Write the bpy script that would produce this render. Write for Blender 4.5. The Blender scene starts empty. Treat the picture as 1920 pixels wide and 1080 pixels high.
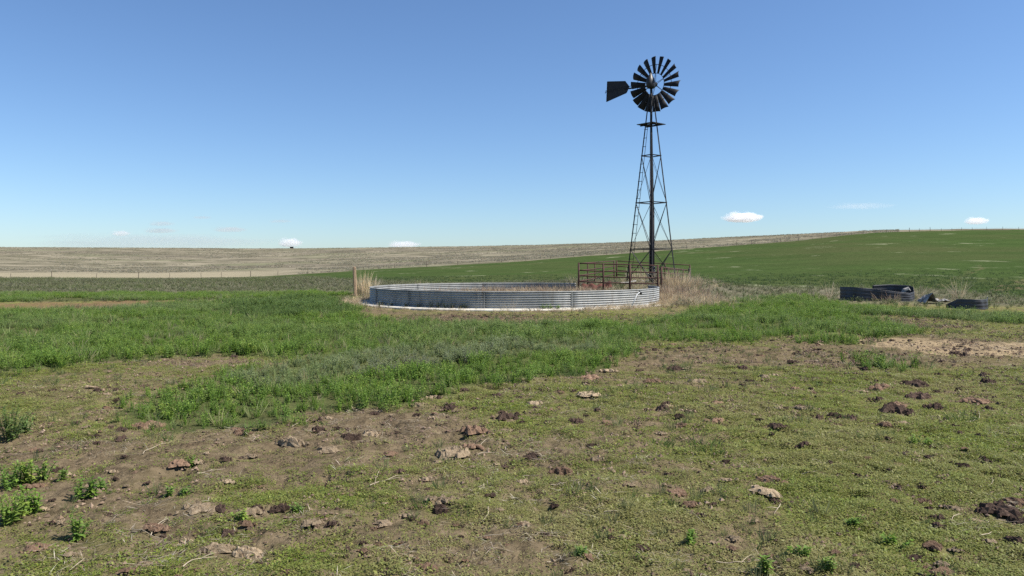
import bpy, math, random
import numpy as np
from mathutils import Vector, Matrix

random.seed(7)
rng = np.random.default_rng(11)
R = math.radians
SC = bpy.context.scene
COL = SC.collection

# ------------------------------------------------------------------ camera, sky, sun, exposure
F, HX, HY, EYE = 1450.0, 960.0, 494.0, 1.60       # focal length, optical axis and eye level in photo pixels; eye height in m
cam_d = bpy.data.cameras.new('camera')
cam = bpy.data.objects.new('camera', cam_d); COL.objects.link(cam)
cam.location = (0, 0, EYE); cam.rotation_euler = (R(90), 0, 0)
cam_d.sensor_width = 36.0; cam_d.lens = 36.0 * F / 1920.0
cam_d.shift_y = -(540.0 - HY) / 1920.0
cam_d.clip_start = 0.05; cam_d.clip_end = 60000.0
SC.camera = cam

SUN_EL, SUN_AZ = R(50), R(99)                      # azimuth clockwise from +Y
world = bpy.data.worlds.new('World'); SC.world = world; world.use_nodes = True
wn = world.node_tree.nodes; wl = world.node_tree.links
wn.clear()
wo = wn.new('ShaderNodeOutputWorld'); bg = wn.new('ShaderNodeBackground'); sky = wn.new('ShaderNodeTexSky')
sky.sky_type = 'NISHITA'; sky.sun_disc = False
sky.sun_elevation = SUN_EL; sky.sun_rotation = SUN_AZ
sky.altitude = 600; sky.air_density = 1.0; sky.dust_density = 0.5; sky.ozone_density = 3.0
bg.inputs['Strength'].default_value = 0.077
cc = wn.new('ShaderNodeMix'); cc.data_type = 'RGBA'; cc.blend_type = 'MULTIPLY'; cc.inputs[0].default_value = 1.0
cc.inputs[7].default_value = (.845, .99, 1.16, 1)          # camera white balance: cooler sky
wl.new(sky.outputs[0], cc.inputs[6]); wl.new(cc.outputs[2], bg.inputs['Color']); wl.new(bg.outputs[0], wo.inputs['Surface'])

sun_d = bpy.data.lights.new('sun', 'SUN'); sun_d.energy = 4.7; sun_d.angle = R(0.53); sun_d.color = (1.0, 0.955, 0.89)
sun = bpy.data.objects.new('sun', sun_d); COL.objects.link(sun)
sdir = Vector((math.sin(SUN_AZ) * math.cos(SUN_EL), math.cos(SUN_AZ) * math.cos(SUN_EL), math.sin(SUN_EL)))
sun.rotation_euler = sdir.to_track_quat('Z', 'Y').to_euler(); sun.location = (20, -5, 30)

SC.view_settings.view_transform = 'Standard'; SC.view_settings.look = 'None'
SC.view_settings.exposure = 0.72; SC.view_settings.gamma = 1.0; SC.view_settings.use_curve_mapping = False
SC.cycles.max_bounces = 14; SC.cycles.diffuse_bounces = 3; SC.cycles.volume_bounces = 12
SC.cycles.transparent_max_bounces = 8
SC.cycles.use_denoising = False; SC.cycles.sample_clamp_indirect = 3.0; SC.cycles.sample_clamp_direct = 12.0

# ------------------------------------------------------------------ helpers: noise, masks
def hash2(ix, iy, seed):
    h = (ix.astype(np.int64) * 374761393 + iy.astype(np.int64) * 668265263 + seed * 1442695041) & 0xffffffff
    h = ((h ^ (h >> 13)) * 1274126177) & 0xffffffff
    h = h ^ (h >> 16)
    return (h & 0xffff) / 65535.0
def noise(x, y, s, seed=0):
    """smooth value noise in -1..1, cell size s"""
    x = np.asarray(x, float) / s; y = np.asarray(y, float) / s
    ix = np.floor(x); iy = np.floor(y); fx = x - ix; fy = y - iy
    fx = fx * fx * (3 - 2 * fx); fy = fy * fy * (3 - 2 * fy)
    a = hash2(ix, iy, seed); b = hash2(ix + 1, iy, seed); c = hash2(ix, iy + 1, seed); d = hash2(ix + 1, iy + 1, seed)
    return 2 * ((a * (1 - fx) + b * fx) * (1 - fy) + (c * (1 - fx) + d * fx) * fy) - 1
def fbm(x, y, s, seed=0, o=4):
    t = 0; a = 1.0; n = 0
    for k in range(o):
        t = t + a * noise(x, y, s / 2 ** k, seed + k * 17); n += a; a *= 0.55
    return t / n
def sstep(a, b, x):
    t = np.clip((np.asarray(x, float) - a) / (b - a), 0, 1); return t * t * (3 - 2 * t)
def in_poly(px, py, poly):
    r = np.zeros(np.shape(px), bool); n = len(poly)
    for i in range(n):
        x0, y0 = poly[i]; x1, y1 = poly[(i + 1) % n]
        if y0 == y1: continue
        c = ((y0 > py) != (y1 > py)) & (px < (x1 - x0) * (py - y0) / (y1 - y0) + x0)
        r ^= c
    return r

# ------------------------------------------------------------------ the lie of the land
# columns (photo x): fence distance, photo y of the fence foot, slope start, ridge distance, photo y of the skyline
LAND = [(-1600, 170, 523, 60, 800, 464), (-600, 180, 522, 60, 800, 464), (0, 195, 521, 60, 800, 464.5), (260, 200, 521, 60, 800, 466),
        (470, 205, 518.5, 60, 800, 467), (577, 208, 513, 60, 800, 467), (740, 218, 503, 60, 800, 465.5), (986, 234, 489, 55, 800, 462),
        (1166, 250, 475, 50, 760, 458), (1300, 262, 465.5, 45, 700, 451.5), (1463, 276, 455, 45, 600, 444.5), (1600, 290, 439.5, 45, 480, 438),
        (1700, 300, 433.6, 45, 400, 433), (1823, 312, 431.5, 45, 380, 431.2), (1920, 322, 430.8, 42, 380, 430.6), (2600, 360, 428, 40, 420, 428), (3600, 380, 430, 40, 430, 430)]
LX = np.array([c[0] for c in LAND], float)
def lcol(k, x): return np.interp(x, LX, np.array([c[k] for c in LAND], float))
NU, ND = 260, 420
TU = np.linspace(math.atan((LX[0] - HX) / F), math.atan((LX[-1] - HX) / F), NU)
TD = np.exp(np.linspace(math.log(0.5), math.log(16000), ND))
def pchip(xk, yk, x):
    h = np.diff(xk); dl = np.diff(yk) / h
    m = np.zeros(len(xk)); m[0] = 0; m[-1] = dl[-1]
    for i in range(1, len(xk) - 1):
        if dl[i - 1] * dl[i] > 0:
            w1 = 2 * h[i] + h[i - 1]; w2 = h[i] + 2 * h[i - 1]
            m[i] = (w1 + w2) / (w1 / dl[i - 1] + w2 / dl[i])
    i = np.clip(np.searchsorted(xk, x) - 1, 0, len(xk) - 2)
    t = (x - xk[i]) / h[i]
    return ((1 + 2 * t) * (1 - t) ** 2) * yk[i] + t * (1 - t) ** 2 * h[i] * m[i] + t * t * (3 - 2 * t) * yk[i + 1] + t * t * (t - 1) * h[i] * m[i + 1]
TZ = np.zeros((NU, ND))
_px = HX + F * np.tan(TU)
k9 = np.ones(9) / 9.0
def smooth1(a): return np.convolve(np.pad(a, 4, mode='edge'), k9, mode='valid')
DF = smooth1(lcol(1, _px)); FY = smooth1(lcol(2, _px)); D0 = smooth1(lcol(3, _px)); DR = smooth1(lcol(4, _px)); RY = smooth1(lcol(5, _px))
for i in range(NU):
    # distances measured along Y (depth), table indexed by depth
    zf = EYE + (HY - FY[i]) / F * DF[i]; zr = EYE + (HY - RY[i]) / F * DR[i]
    kx = np.array([0.0, D0[i] * .55, D0[i], DF[i], DR[i], DR[i] * 1.12, DR[i] * 2.0, 20000.0])
    ky = np.array([0.0, 0.0, 0.02 * zf, zf, zr, zr - 0.4, zr - 14.0, zr - 60.0])
    TZ[i] = pchip(kx, ky, TD)
def land_z(X, Y):
    """large-scale terrain height"""
    X = np.asarray(X, float); Y = np.asarray(Y, float)
    r = np.hypot(X, Y); th = np.arctan2(X, np.maximum(Y, 1e-6))
    th = np.clip(th, TU[0], TU[-1])
    dep = np.maximum(r * np.cos(th), 0.5)
    dep = np.where(Y <= 0, np.minimum(r, 40), dep)
    fu = (th - TU[0]) / (TU[1] - TU[0]); iu = np.clip(fu.astype(int), 0, NU - 2); fu = fu - iu
    fd = (np.log(dep) - math.log(TD[0])) / (math.log(TD[1]) - math.log(TD[0])); idd = np.clip(fd.astype(int), 0, ND - 2); fd = np.clip(fd - idd, 0, 1)
    z = (TZ[iu, idd] * (1 - fd) + TZ[iu, idd + 1] * fd) * (1 - fu) + (TZ[iu + 1, idd] * (1 - fd) + TZ[iu + 1, idd + 1] * fd) * fu
    z = z + 0.45 * np.exp(-((X - 6.3) ** 2 + (Y - 44.5) ** 2) / 128.0)       # the low mound the mill stands on
    return z
def to_px(X, Y, Z=0.0):
    Y = np.maximum(Y, 0.2)
    return HX + F * X / Y, HY + F * (EYE - Z) / Y

# patches of tall green weeds, in photo pixels on the ground
PATCH_FRONT = [(252, 762), (275, 745), (360, 728), (440, 705), (500, 684), (600, 668), (700, 655), (800, 645), (1000, 640), (1130, 645), (1195, 655), (1120, 690),
               (1010, 702), (940, 715), (830, 740), (760, 757), (640, 775), (520, 792), (470, 806), (360, 814), (300, 806), (285, 785), (262, 782)]
PATCH_BAND = [(-900, 592), (0, 586), (120, 582), (430, 566), (560, 561), (650, 566), (690, 598), (760, 606), (900, 609), (1200, 607), (1290, 592), (1345, 577), (1400, 567), (1500, 563), (1570, 572), (1600, 579), (1920, 592), (2700, 600),
              (2700, 612), (1920, 607), (1780, 603), (1690, 594), (1600, 597), (1645, 606), (1755, 628), (1690, 633), (1600, 628), (1500, 622), (1440, 642), (1385, 643), (1230, 642), (1130, 656),
              (1000, 645), (800, 650), (640, 662), (560, 670), (430, 664), (250, 673), (120, 687), (0, 697), (-300, 706), (-900, 712)]
PATCH_STRIP = [(-900, 552), (0, 550), (300, 551), (660, 549), (660, 562), (430, 561), (300, 563), (0, 566), (-900, 568)]
PATCH_SMALL = [(1500, 646), (1520, 637), (1600, 634), (1630, 640), (1600, 648)]
PATCH_SMALL2 = [(1600, 690), (1640, 680), (1700, 684), (1715, 694), (1650, 700)]
TAN = [(1560, 640), (1650, 634), (1760, 636), (1920, 642), (2400, 650), (2400, 690), (1920, 672), (1800, 668), (1680, 655)]
def wob(X, Y):
    return (fbm(X, Y, 1.6, 91) * 0.5 + noise(X, Y, .35, 95) * 0.16, fbm(X, Y, 1.6, 92) * 0.7 + noise(X, Y, .35, 96) * 0.2)
def lush_mask(X, Y):
    wx, wy = wob(X, Y)
    px, py = to_px(X + wx, Y + wy)
    return in_poly(px, py, PATCH_FRONT), in_poly(px, py, PATCH_BAND), in_poly(px, py, PATCH_STRIP), in_poly(px, py, PATCH_SMALL) | in_poly(px, py, PATCH_SMALL2)
TCX, TCY, TR = 0.1, 31.85, 5.85            # the stock tank
def micro(X, Y):
    """small relief of trampled ground"""
    r = np.hypot(X, Y); near = 1 - sstep(25, 60, r)
    z = 0.030 * fbm(X, Y, 1.1, 3) + 0.022 * noise(X, Y, .28, 5) + 0.016 * np.maximum(noise(X, Y, .11, 6), -.3) + 0.006 * noise(X, Y, .05, 8)
    z = z - 0.05 * np.clip(noise(X, Y, .17, 12) - .42, 0, .5) - 0.05 * np.clip(noise(X, Y, .23, 13) - .5, 0, .5)
    z = z * near * (0.4 + 0.6 * sstep(2.0, 4.0, r))
    far = sstep(70, 140, r) * 0.35
    return z + far * fbm(X, Y, 22, 30)
def ground_z(X, Y): return land_z(X, Y) + micro(X, Y)
def gz(x, y): return float(ground_z(np.array([x]), np.array([y]))[0])
def at_px(px, py):
    """ground point under a photo pixel (near ground, flat enough)"""
    d = F * EYE / (py - HY)
    for _ in range(6):
        x = (px - HX) / F * d; d = F * (EYE - gz(x, d)) / (py - HY)
    return (px - HX) / F * d, d

BARE = [(880, 1020, 250, 75), (140, 945, 190, 60), (1390, 1000, 130, 55), (170, 722, 250, 38), (1620, 668, 380, 36), (420, 760, 180, 30), (760, 790, 260, 40), (240, 870, 160, 40)]
def bareness(X, Y):
    px, py = to_px(X, Y); b = np.zeros(np.shape(X))
    for cx, cy, a, h in BARE: b = np.maximum(b, 1 - sstep(.35, 1.15, np.hypot((px - cx) / a, (py - cy) / h) + .25 * fbm(X, Y, .8, 99)))
    return b
# ------------------------------------------------------------------ materials
def new_mat(name):
    m = bpy.data.materials.new(name); m.use_nodes = True; nt = m.node_tree; nt.nodes.clear()
    out = nt.nodes.new('ShaderNodeOutputMaterial'); return m, nt, out
def N(nt, t, **kw):
    n = nt.nodes.new(t)
    for k, v in kw.items():
        if k.startswith('i_'):
            n.inputs[k[2:].replace('_', ' ')].default_value = v
        else: setattr(n, k, v)
    return n
def mixc(nt, fac, a, b, mode='MIX'):
    n = nt.nodes.new('ShaderNodeMix'); n.data_type = 'RGBA'; n.blend_type = mode; n.clamp_factor = True
    for s, v in ((n.inputs[0], fac), (n.inputs[6], a), (n.inputs[7], b)):
        if hasattr(v, 'node'): nt.links.new(v, s)
        elif isinstance(v, (int, float)): s.default_value = v
        else: s.default_value = (*v, 1) if len(v) == 3 else v
    return n.outputs[2]
def ramp(nt, src, a, b, c0=0.0, c1=1.0):
    n = nt.nodes.new('ShaderNodeMapRange'); n.clamp = True; n.interpolation_type = 'SMOOTHSTEP'
    nt.links.new(src, n.inputs[0]); n.inputs[1].default_value = a; n.inputs[2].default_value = b; n.inputs[3].default_value = c0; n.inputs[4].default_value = c1
    return n.outputs[0]
def tnoise(nt, vec, scale, detail=4, rough=.55, dist=0):
    n = nt.nodes.new('ShaderNodeTexNoise'); n.inputs['Scale'].default_value = scale; n.inputs['Detail'].default_value = detail
    n.inputs['Roughness'].default_value = rough; n.inputs['Distortion'].default_value = dist
    nt.links.new(vec, n.inputs['Vector']); return n.outputs['Fac']
def attr(nt, name, kind='GEOMETRY'):
    n = nt.nodes.new('ShaderNodeAttribute'); n.attribute_name = name; n.attribute_type = kind; return n.outputs['Fac']
def mul(nt, a, b):
    n = nt.nodes.new('ShaderNodeMath'); n.operation = 'MULTIPLY'
    for s, v in ((n.inputs[0], a), (n.inputs[1], b)):
        if hasattr(v, 'node'): nt.links.new(v, s)
        else: s.default_value = v
    return n.outputs[0]
def bump(nt, h, dist, strength=1.0):
    n = nt.nodes.new('ShaderNodeBump'); n.inputs['Distance'].default_value = dist; n.inputs['Strength'].default_value = strength
    nt.links.new(h, n.inputs['Height']); return n.outputs[0]

def plain_mat(name, col, rough=.7, metal=0.0, var=.25, scale=6.0, col2=None, bumpd=0.0, spec=.3):
    m, nt, out = new_mat(name)
    tc = N(nt, 'ShaderNodeTexCoord').outputs['Object']
    f = tnoise(nt, tc, scale, 6, .65)
    c2 = col2 if col2 else tuple(c * (1 - var) for c in col)
    c = mixc(nt, ramp(nt, f, .35, .65), col, c2)
    p = N(nt, 'ShaderNodeBsdfPrincipled'); p.inputs['Roughness'].default_value = rough; p.inputs['Metallic'].default_value = metal
    p.inputs['Specular IOR Level'].default_value = spec
    nt.links.new(c, p.inputs['Base Color'])
    if bumpd: nt.links.new(bump(nt, f, bumpd), p.inputs['Normal'])
    nt.links.new(p.outputs[0], out.inputs[0]); return m

def leaf_mat(name, cols, trans=.35, rough=.55, tintcol=None, spec=.25):
    """foliage: colour varies from plant to plant and along each plant; part of the light passes through"""
    m, nt, out = new_mat(name)
    rnd = N(nt, 'ShaderNodeObjectInfo').outputs['Random']
    cr = nt.nodes.new('ShaderNodeValToRGB'); e = cr.color_ramp.elements
    e[0].position = 0; e[0].color = (*cols[0], 1); e[1].position = 1; e[1].color = (*cols[-1], 1)
    for i, c in enumerate(cols[1:-1]):
        q = e.new((i + 1) / (len(cols) - 1)); q.color = (*c, 1)
    nt.links.new(rnd, cr.inputs[0]); c = cr.outputs[0]
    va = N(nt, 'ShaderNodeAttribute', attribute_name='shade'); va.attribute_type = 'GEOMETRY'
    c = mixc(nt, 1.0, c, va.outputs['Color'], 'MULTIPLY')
    if tintcol:
        c = mixc(nt, attr(nt, 'tint', 'INSTANCER'), c, tintcol)
    p = N(nt, 'ShaderNodeBsdfPrincipled'); p.inputs['Roughness'].default_value = rough; p.inputs['Specular IOR Level'].default_value = spec
    t = N(nt, 'ShaderNodeBsdfTranslucent'); mx = N(nt, 'ShaderNodeMixShader'); mx.inputs[0].default_value = trans
    nt.links.new(c, p.inputs['Base Color']); nt.links.new(c, t.inputs['Color'])
    nt.links.new(p.outputs[0], mx.inputs[1]); nt.links.new(t.outputs[0], mx.inputs[2]); nt.links.new(mx.outputs[0], out.inputs[0])
    return m

def ground_mat():
    m, nt, out = new_mat('land')
    geo = N(nt, 'ShaderNodeNewGeometry').outputs['Position']
    n_s = tnoise(nt, geo, 38, 5, .7); n_m = tnoise(nt, geo, 5.5, 6, .65); n_l = tnoise(nt, geo, .9, 5, .6); n_xl = tnoise(nt, geo, .11, 5, .6); n_xx = tnoise(nt, geo, .022, 5, .6)
    # trampled soil with a low green film of seedlings
    soil = mixc(nt, ramp(nt, n_m, .3, .7), (.185, .142, .086), (.100, .075, .046))
    soil = mixc(nt, ramp(nt, n_s, .56, .78), soil, (.31, .25, .165))
    film = mixc(nt, ramp(nt, n_s, .35, .6), (.130, .150, .036), (.195, .205, .060))
    gfac = mul(nt, attr(nt, 'm_film'), ramp(nt, n_m, .40, .58))
    near = mixc(nt, gfac, soil, film)
    near = mixc(nt, mul(nt, attr(nt, 'm_tan'), ramp(nt, n_l, .30, .55)), near, mixc(nt, n_m, (.36, .275, .165), (.25, .185, .11)))
    red = mixc(nt, n_m, (.22, .125, .075), (.16, .09, .055))
    near = mixc(nt, attr(nt, 'm_red'), near, red)
    lush = mixc(nt, ramp(nt, n_m, .35, .65), (.060, .078, .026), (.090, .098, .038))
    c = mixc(nt, attr(nt, 'm_lush'), near, lush)
    # grey-green flat
    grey = mixc(nt, ramp(nt, n_l, .35, .68), (.138, .128, .086), (.108, .106, .060))
    grey = mixc(nt, ramp(nt, n_xl, .45, .66), grey, (.178, .160, .112))
    grey = mixc(nt, ramp(nt, n_m, .56, .74), grey, (.080, .088, .042))
    c = mixc(nt, attr(nt, 'm_grey'), c, grey)
    # green field with pale bare streaks
    gf = mixc(nt, ramp(nt, n_xl, .32, .68), (.058, .088, .028), (.043, .069, .022))
    gf = mixc(nt, ramp(nt, n_xx, .40, .68), gf, (.070, .082, .033))
    gf = mixc(nt, ramp(nt, n_l, .55, .75), gf, (.036, .057, .018))
    mp = N(nt, 'ShaderNodeMapping'); nt.links.new(geo, mp.inputs[0]); mp.inputs['Scale'].default_value = (.10, .075, .06)
    st = tnoise(nt, mp.outputs[0], 1.0, 9, .68)
    gf = mixc(nt, ramp(nt, st, .605, .66, 0, .75), gf, (.24, .245, .15))
    gf = mixc(nt, attr(nt, 'm_gully'), gf, mixc(nt, ramp(nt, n_l, .4, .6), (.15, .115, .072), (.075, .10, .033)))
    c = mixc(nt, attr(nt, 'm_green'), c, gf)
    # pale dry pasture beyond the fence
    mp2 = N(nt, 'ShaderNodeMapping'); nt.links.new(geo, mp2.inputs[0]); mp2.inputs['Scale'].default_value = (.05, .075, .05)
    s2 = tnoise(nt, mp2.outputs[0], 1.0, 9, .70)
    mp3 = N(nt, 'ShaderNodeMapping'); nt.links.new(geo, mp3.inputs[0]); mp3.inputs['Scale'].default_value = (.006, .012, .01)
    s3 = tnoise(nt, mp3.outputs[0], 1.0, 5, .55)
    pale = mixc(nt, ramp(nt, s2, .36, .62), (.105, .098, .064), (.265, .232, .165))
    pale = mixc(nt, ramp(nt, s3, .46, .60, 0, .75), pale, mixc(nt, ramp(nt, s2, .4, .6), (.115, .102, .075), (.19, .165, .122)))
    pale = mixc(nt, ramp(nt, s2, .62, .68), pale, (.33, .30, .21))
    pale = mixc(nt, ramp(nt, tnoise(nt, mp3.outputs[0], 2.3, 4, .5), .52, .66, 0, .45), pale, (.15, .165, .085))
    pale = mixc(nt, attr(nt, 'm_straw'), pale, mixc(nt, n_xl, (.32, .28, .19), (.26, .225, .15)))
    c = mixc(nt, attr(nt, 'm_pale'), c, pale)
    p = N(nt, 'ShaderNodeBsdfPrincipled'); p.inputs['Roughness'].default_value = 1.0; p.inputs['Specular IOR Level'].default_value = 0.0
    nt.links.new(c, p.inputs['Base Color'])
    b1 = bump(nt, n_s, .02, .8)
    b2 = nt.nodes.new('ShaderNodeBump'); b2.inputs['Distance'].default_value = .12; b2.inputs['Strength'].default_value = .6
    nt.links.new(n_m, b2.inputs['Height']); nt.links.new(b1, b2.inputs['Normal'])
    b3 = nt.nodes.new('ShaderNodeBump'); b3.inputs['Distance'].default_value = .5; b3.inputs['Strength'].default_value = .5
    nt.links.new(n_l, b3.inputs['Height']); nt.links.new(b2.outputs[0], b3.inputs['Normal'])
    nt.links.new(b3.outputs[0], p.inputs['Normal'])
    nt.links.new(p.outputs[0], out.inputs[0]); return m

# ------------------------------------------------------------------ mesh helpers
class MB:
    def __init__(s): s.v = []; s.f = []; s.sh = []
    def add(s, vs, fs, shade=None):
        o = len(s.v); s.v += [tuple(v) for v in vs]; s.f += [tuple(i + o for i in f) for f in fs]
        s.sh += (shade if shade is not None else [(1, 1, 1)] * len(vs))
    def box(s, c, size, rot=None):
        hx, hy, hz = size[0] / 2, size[1] / 2, size[2] / 2
        vs = [Vector((x * hx, y * hy, z * hz)) for x in (-1, 1) for y in (-1, 1) for z in (-1, 1)]
        if rot is not None: vs = [rot @ v for v in vs]
        s.add([v + Vector(c) for v in vs], [(0, 1, 3, 2), (4, 6, 7, 5), (0, 4, 5, 1), (2, 3, 7, 6), (0, 2, 6, 4), (1, 5, 7, 3)])
    def bar(s, a, b, w, h=None, up=(0, 0, 1)):
        """square or flat bar from a to b"""
        a = Vector(a); b = Vector(b); h = h or w; d = (b - a).normalized(); u = Vector(up)
        if abs(d.dot(u)) > .98: u = Vector((1, 0, 0))
        x = d.cross(u).normalized(); y = x.cross(d)
        vs = [p + x * (i * w / 2) + y * (j * h / 2) for p in (a, b) for i, j in ((-1, -1), (1, -1), (1, 1), (-1, 1))]
        s.add(vs, [(0, 3, 2, 1), (4, 5, 6, 7)] + [(i, (i + 1) % 4, 4 + (i + 1) % 4, 4 + i) for i in range(4)])
    def angle(s, a, b, w, t, dirs):
        """L-section from a to b, legs along the two directions"""
        a = Vector(a); b = Vector(b)
        p = [Vector((0, 0, 0)), dirs[0] * w, dirs[0] * w + dirs[1] * t, dirs[0] * t + dirs[1] * t, dirs[0] * t + dirs[1] * w, dirs[1] * w]
        vs = [q + e for q in (a, b) for e in p]
        s.add(vs, [(5, 4, 3, 2, 1, 0), (6, 7, 8, 9, 10, 11)] + [(i, (i + 1) % 6, 6 + (i + 1) % 6, 6 + i) for i in range(6)])
    def tube(s, pts, r, n=8, cap=True, shade=None):
        pts = [Vector(p) for p in pts]; m = len(pts)
        rs = r if isinstance(r, (list, tuple)) else [r] * m
        vs = []; ref = None
        for i, p in enumerate(pts):
            d = (pts[min(i + 1, m - 1)] - pts[max(i - 1, 0)]).normalized()
            if ref is None:
                ref = Vector((0, 0, 1)) if abs(d.z) < .9 else Vector((1, 0, 0))
            x = (ref - d * ref.dot(d)).normalized(); ref = x; y = d.cross(x)
            for k in range(n):
                a = 2 * math.pi * k / n
                vs.append(p + (x * math.cos(a) + y * math.sin(a)) * rs[i])
        fs = [(i * n + k, i * n + (k + 1) % n, (i + 1) * n + (k + 1) % n, (i + 1) * n + k) for i in range(m - 1) for k in range(n)]
        if cap: fs += [tuple(range(n - 1, -1, -1)), tuple(range((m - 1) * n, m * n))]
        s.add(vs, fs, shade)
    def mesh(s, name, mat=None, smooth=False):
        me = bpy.data.meshes.new(name); me.from_pydata([tuple(v) for v in s.v], [], s.f)
        if mat: me.materials.append(mat)
        if smooth: me.polygons.foreach_set('use_smooth', [True] * len(me.polygons))
        ca = me.color_attributes.new('shade', 'FLOAT_COLOR', 'POINT')
        ca.data.foreach_set('color', np.array([(*c, 1) for c in s.sh], np.float32).ravel())
        me.update(); return me
    def build(s, name, mat, parent=None, smooth=False):
        o = bpy.data.objects.new(name, s.mesh(name, mat, smooth)); COL.objects.link(o); o.parent = parent; return o
def tag(o, label=None, cat=None, group=None, kind=None):
    if label: o['label'] = label
    if cat: o['category'] = cat
    if group: o['group'] = group
    if kind: o['kind'] = kind
    return o
def empty(name, loc, rz=0.0):
    o = bpy.data.objects.new(name, None); o.location = loc; o.rotation_euler = (0, 0, rz); o.empty_display_size = .2
    COL.objects.link(o); return o

# ------------------------------------------------------------------ the ground sheet
def make_land():
    th_f = np.linspace(-R(40), R(40), 720)
    th = np.concatenate([np.linspace(-R(180), -R(40), 60)[:-1], th_f, np.linspace(R(40), R(180), 60)[1:]])
    rr = np.concatenate([np.exp(np.linspace(math.log(.25), math.log(2.6), 14))[:-1], np.exp(np.linspace(math.log(2.6), math.log(45), 330))[:-1],
                         np.exp(np.linspace(math.log(45), math.log(1000), 190))[:-1], np.exp(np.linspace(math.log(1000), math.log(15000), 24))])
    n, m = len(th), len(rr)
    X = (rr[:, None] * np.sin(th)[None]).ravel(); Y = (rr[:, None] * np.cos(th)[None]).ravel()
    Z = ground_z(X, Y)
    # eroded gully low on the green slope
    px, py = to_px(X, Y, Z)
    co = np.stack([X, Y, Z], 1)
    i = np.arange((m - 1) * n).reshape(m - 1, n)
    j = np.roll(i, -1, 1)
    quads = np.stack([i, j, j + n, i + n], -1)[:, :-1].reshape(-1, 4)
    me = bpy.data.meshes.new('ground')
    me.vertices.add(len(co)); me.vertices.foreach_set('co', co.astype(np.float32).ravel())
    me.loops.add(quads.size); me.polygons.add(len(quads))
    me.loops.foreach_set('vertex_index', quads.astype(np.int32).ravel()); me.polygons.foreach_set('loop_start', np.arange(0, quads.size, 4, dtype=np.int32))
    me.polygons.foreach_set('use_smooth', np.ones(len(quads), bool))
    me.update(); me.validate()
    def put(name, v):
        a = me.attributes.new(name, 'FLOAT', 'POINT'); a.data.foreach_set('value', np.asarray(v, np.float32))
    front = Y > 0.3
    A, B, S, M2 = lush_mask(X, Y)
    put('m_lush', np.where((A | B | S | M2) & front, .85, 0))
    wx, wy = wob(X, Y); qx, qy = to_px(X + wx * 1.5, Y + wy * 1.5)
    put('m_tan', np.where(in_poly(qx, qy, TAN) & front, 1.0, 0))
    put('m_film', np.clip(.55 + 1.3 * fbm(X, Y, 2.6, 40), 0, 1) * (1 - .75 * bareness(X, Y)))
    rd = in_poly(qx, qy, [(-300, 570), (0, 569), (90, 568), (215, 568), (225, 573), (60, 579), (-300, 580)]) | in_poly(qx, qy, [(160, 566), (215, 562), (330, 564), (320, 569), (200, 571)])
    put('m_red', np.where(rd & front, .5, 0))
    dlow = np.interp(px, [400, 480, 560, 640, 700, 900, 1100, 1300, 1600, 1760, 1920, 2400], [230, 200, 120, 84, 72, 60, 54, 41, 41, 40, 34, 32])
    dfen = lcol(1, px)
    dep = np.maximum(Y, .1)
    w = 1 + .07 * fbm(X, Y, 9, 50)
    green = sstep(.96, 1.04, dep * w / dlow) * (dep < dfen) * front
    put('m_green', green)
    put('m_pale', (dep >= dfen) & front)
    put('m_straw', sstep(1.42, 1.25, dep * (1 + .05 * fbm(X, Y, 30, 51)) / dfen) * sstep(640, 420, px))
    grey = sstep(.95, 1.05, dep * w / np.interp(px, [0, 640, 1100, 1500, 1920], [41, 40, 36, 31, 29])) * front
    put('m_grey', np.maximum(grey, np.hypot(X, Y) * (~front) > 40))
    g1 = in_poly(qx, py + 3 * noise(X, Y, 3, 60), [(1860, 545), (1900, 527), (1980, 516), (1990, 524), (1920, 540), (1880, 549)])
    g2 = in_poly(qx + 6 * noise(X, Y, 2, 61), py, [(1752, 536), (1775, 528), (1840, 498), (1850, 500), (1800, 522), (1775, 540)])
    put('m_gully', (g1 * .9 + g2 * .45) * front)
    me.materials.append(ground_mat())
    o = bpy.data.objects.new('ground', me); COL.objects.link(o)
    return tag(o, kind='structure')
make_land()

# ------------------------------------------------------------------ materials of things
M_galv = plain_mat('galvanised', (.37, .37, .345), .58, .12, col2=(.25, .25, .235), scale=1.6, spec=.45)
def tank_mat():
    m, nt, out = new_mat('galvanised_sheet'); tc = N(nt, 'ShaderNodeTexCoord').outputs['Object']
    f = tnoise(nt, tc, 1.3, 6, .65); mp = N(nt, 'ShaderNodeMapping'); nt.links.new(tc, mp.inputs[0]); mp.inputs['Scale'].default_value = (3.2, 3.2, .35)
    g = tnoise(nt, mp.outputs[0], 1.6, 6, .7); h = tnoise(nt, tc, 9, 5, .7)
    c = mixc(nt, ramp(nt, f, .35, .65), (.33, .33, .31), (.23, .235, .225)); c = mixc(nt, ramp(nt, g, .52, .68, 0, .6), c, (.17, .155, .13)); c = mixc(nt, ramp(nt, h, .60, .72, 0, .55), c, (.15, .10, .07))
    p = N(nt, 'ShaderNodeBsdfPrincipled'); p.inputs['Roughness'].default_value = .58; p.inputs['Metallic'].default_value = .1; p.inputs['Specular IOR Level'].default_value = .4
    nt.links.new(c, p.inputs['Base Color']); nt.links.new(bump(nt, f, .03, .5), p.inputs['Normal']); nt.links.new(p.outputs[0], out.inputs[0]); return m
M_galv = tank_mat()
M_dark = plain_mat('dark_steel', (.020, .021, .026), .6, .0, col2=(.032, .030, .030), scale=5)
M_mill = plain_mat('mill_steel', (.014, .015, .018), .6, .0, col2=(.022, .020, .020), scale=4, spec=.18)
M_pipe = plain_mat('worn_pipe', (.30, .31, .33), .5, .5, col2=(.17, .16, .16), scale=3)
M_rustp = plain_mat('rust_pipe', (.052, .024, .019), .75, .0, col2=(.085, .036, .025), scale=9)
M_letter = plain_mat('vane_letter', (.012, .012, .014), .6, .1)
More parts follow.
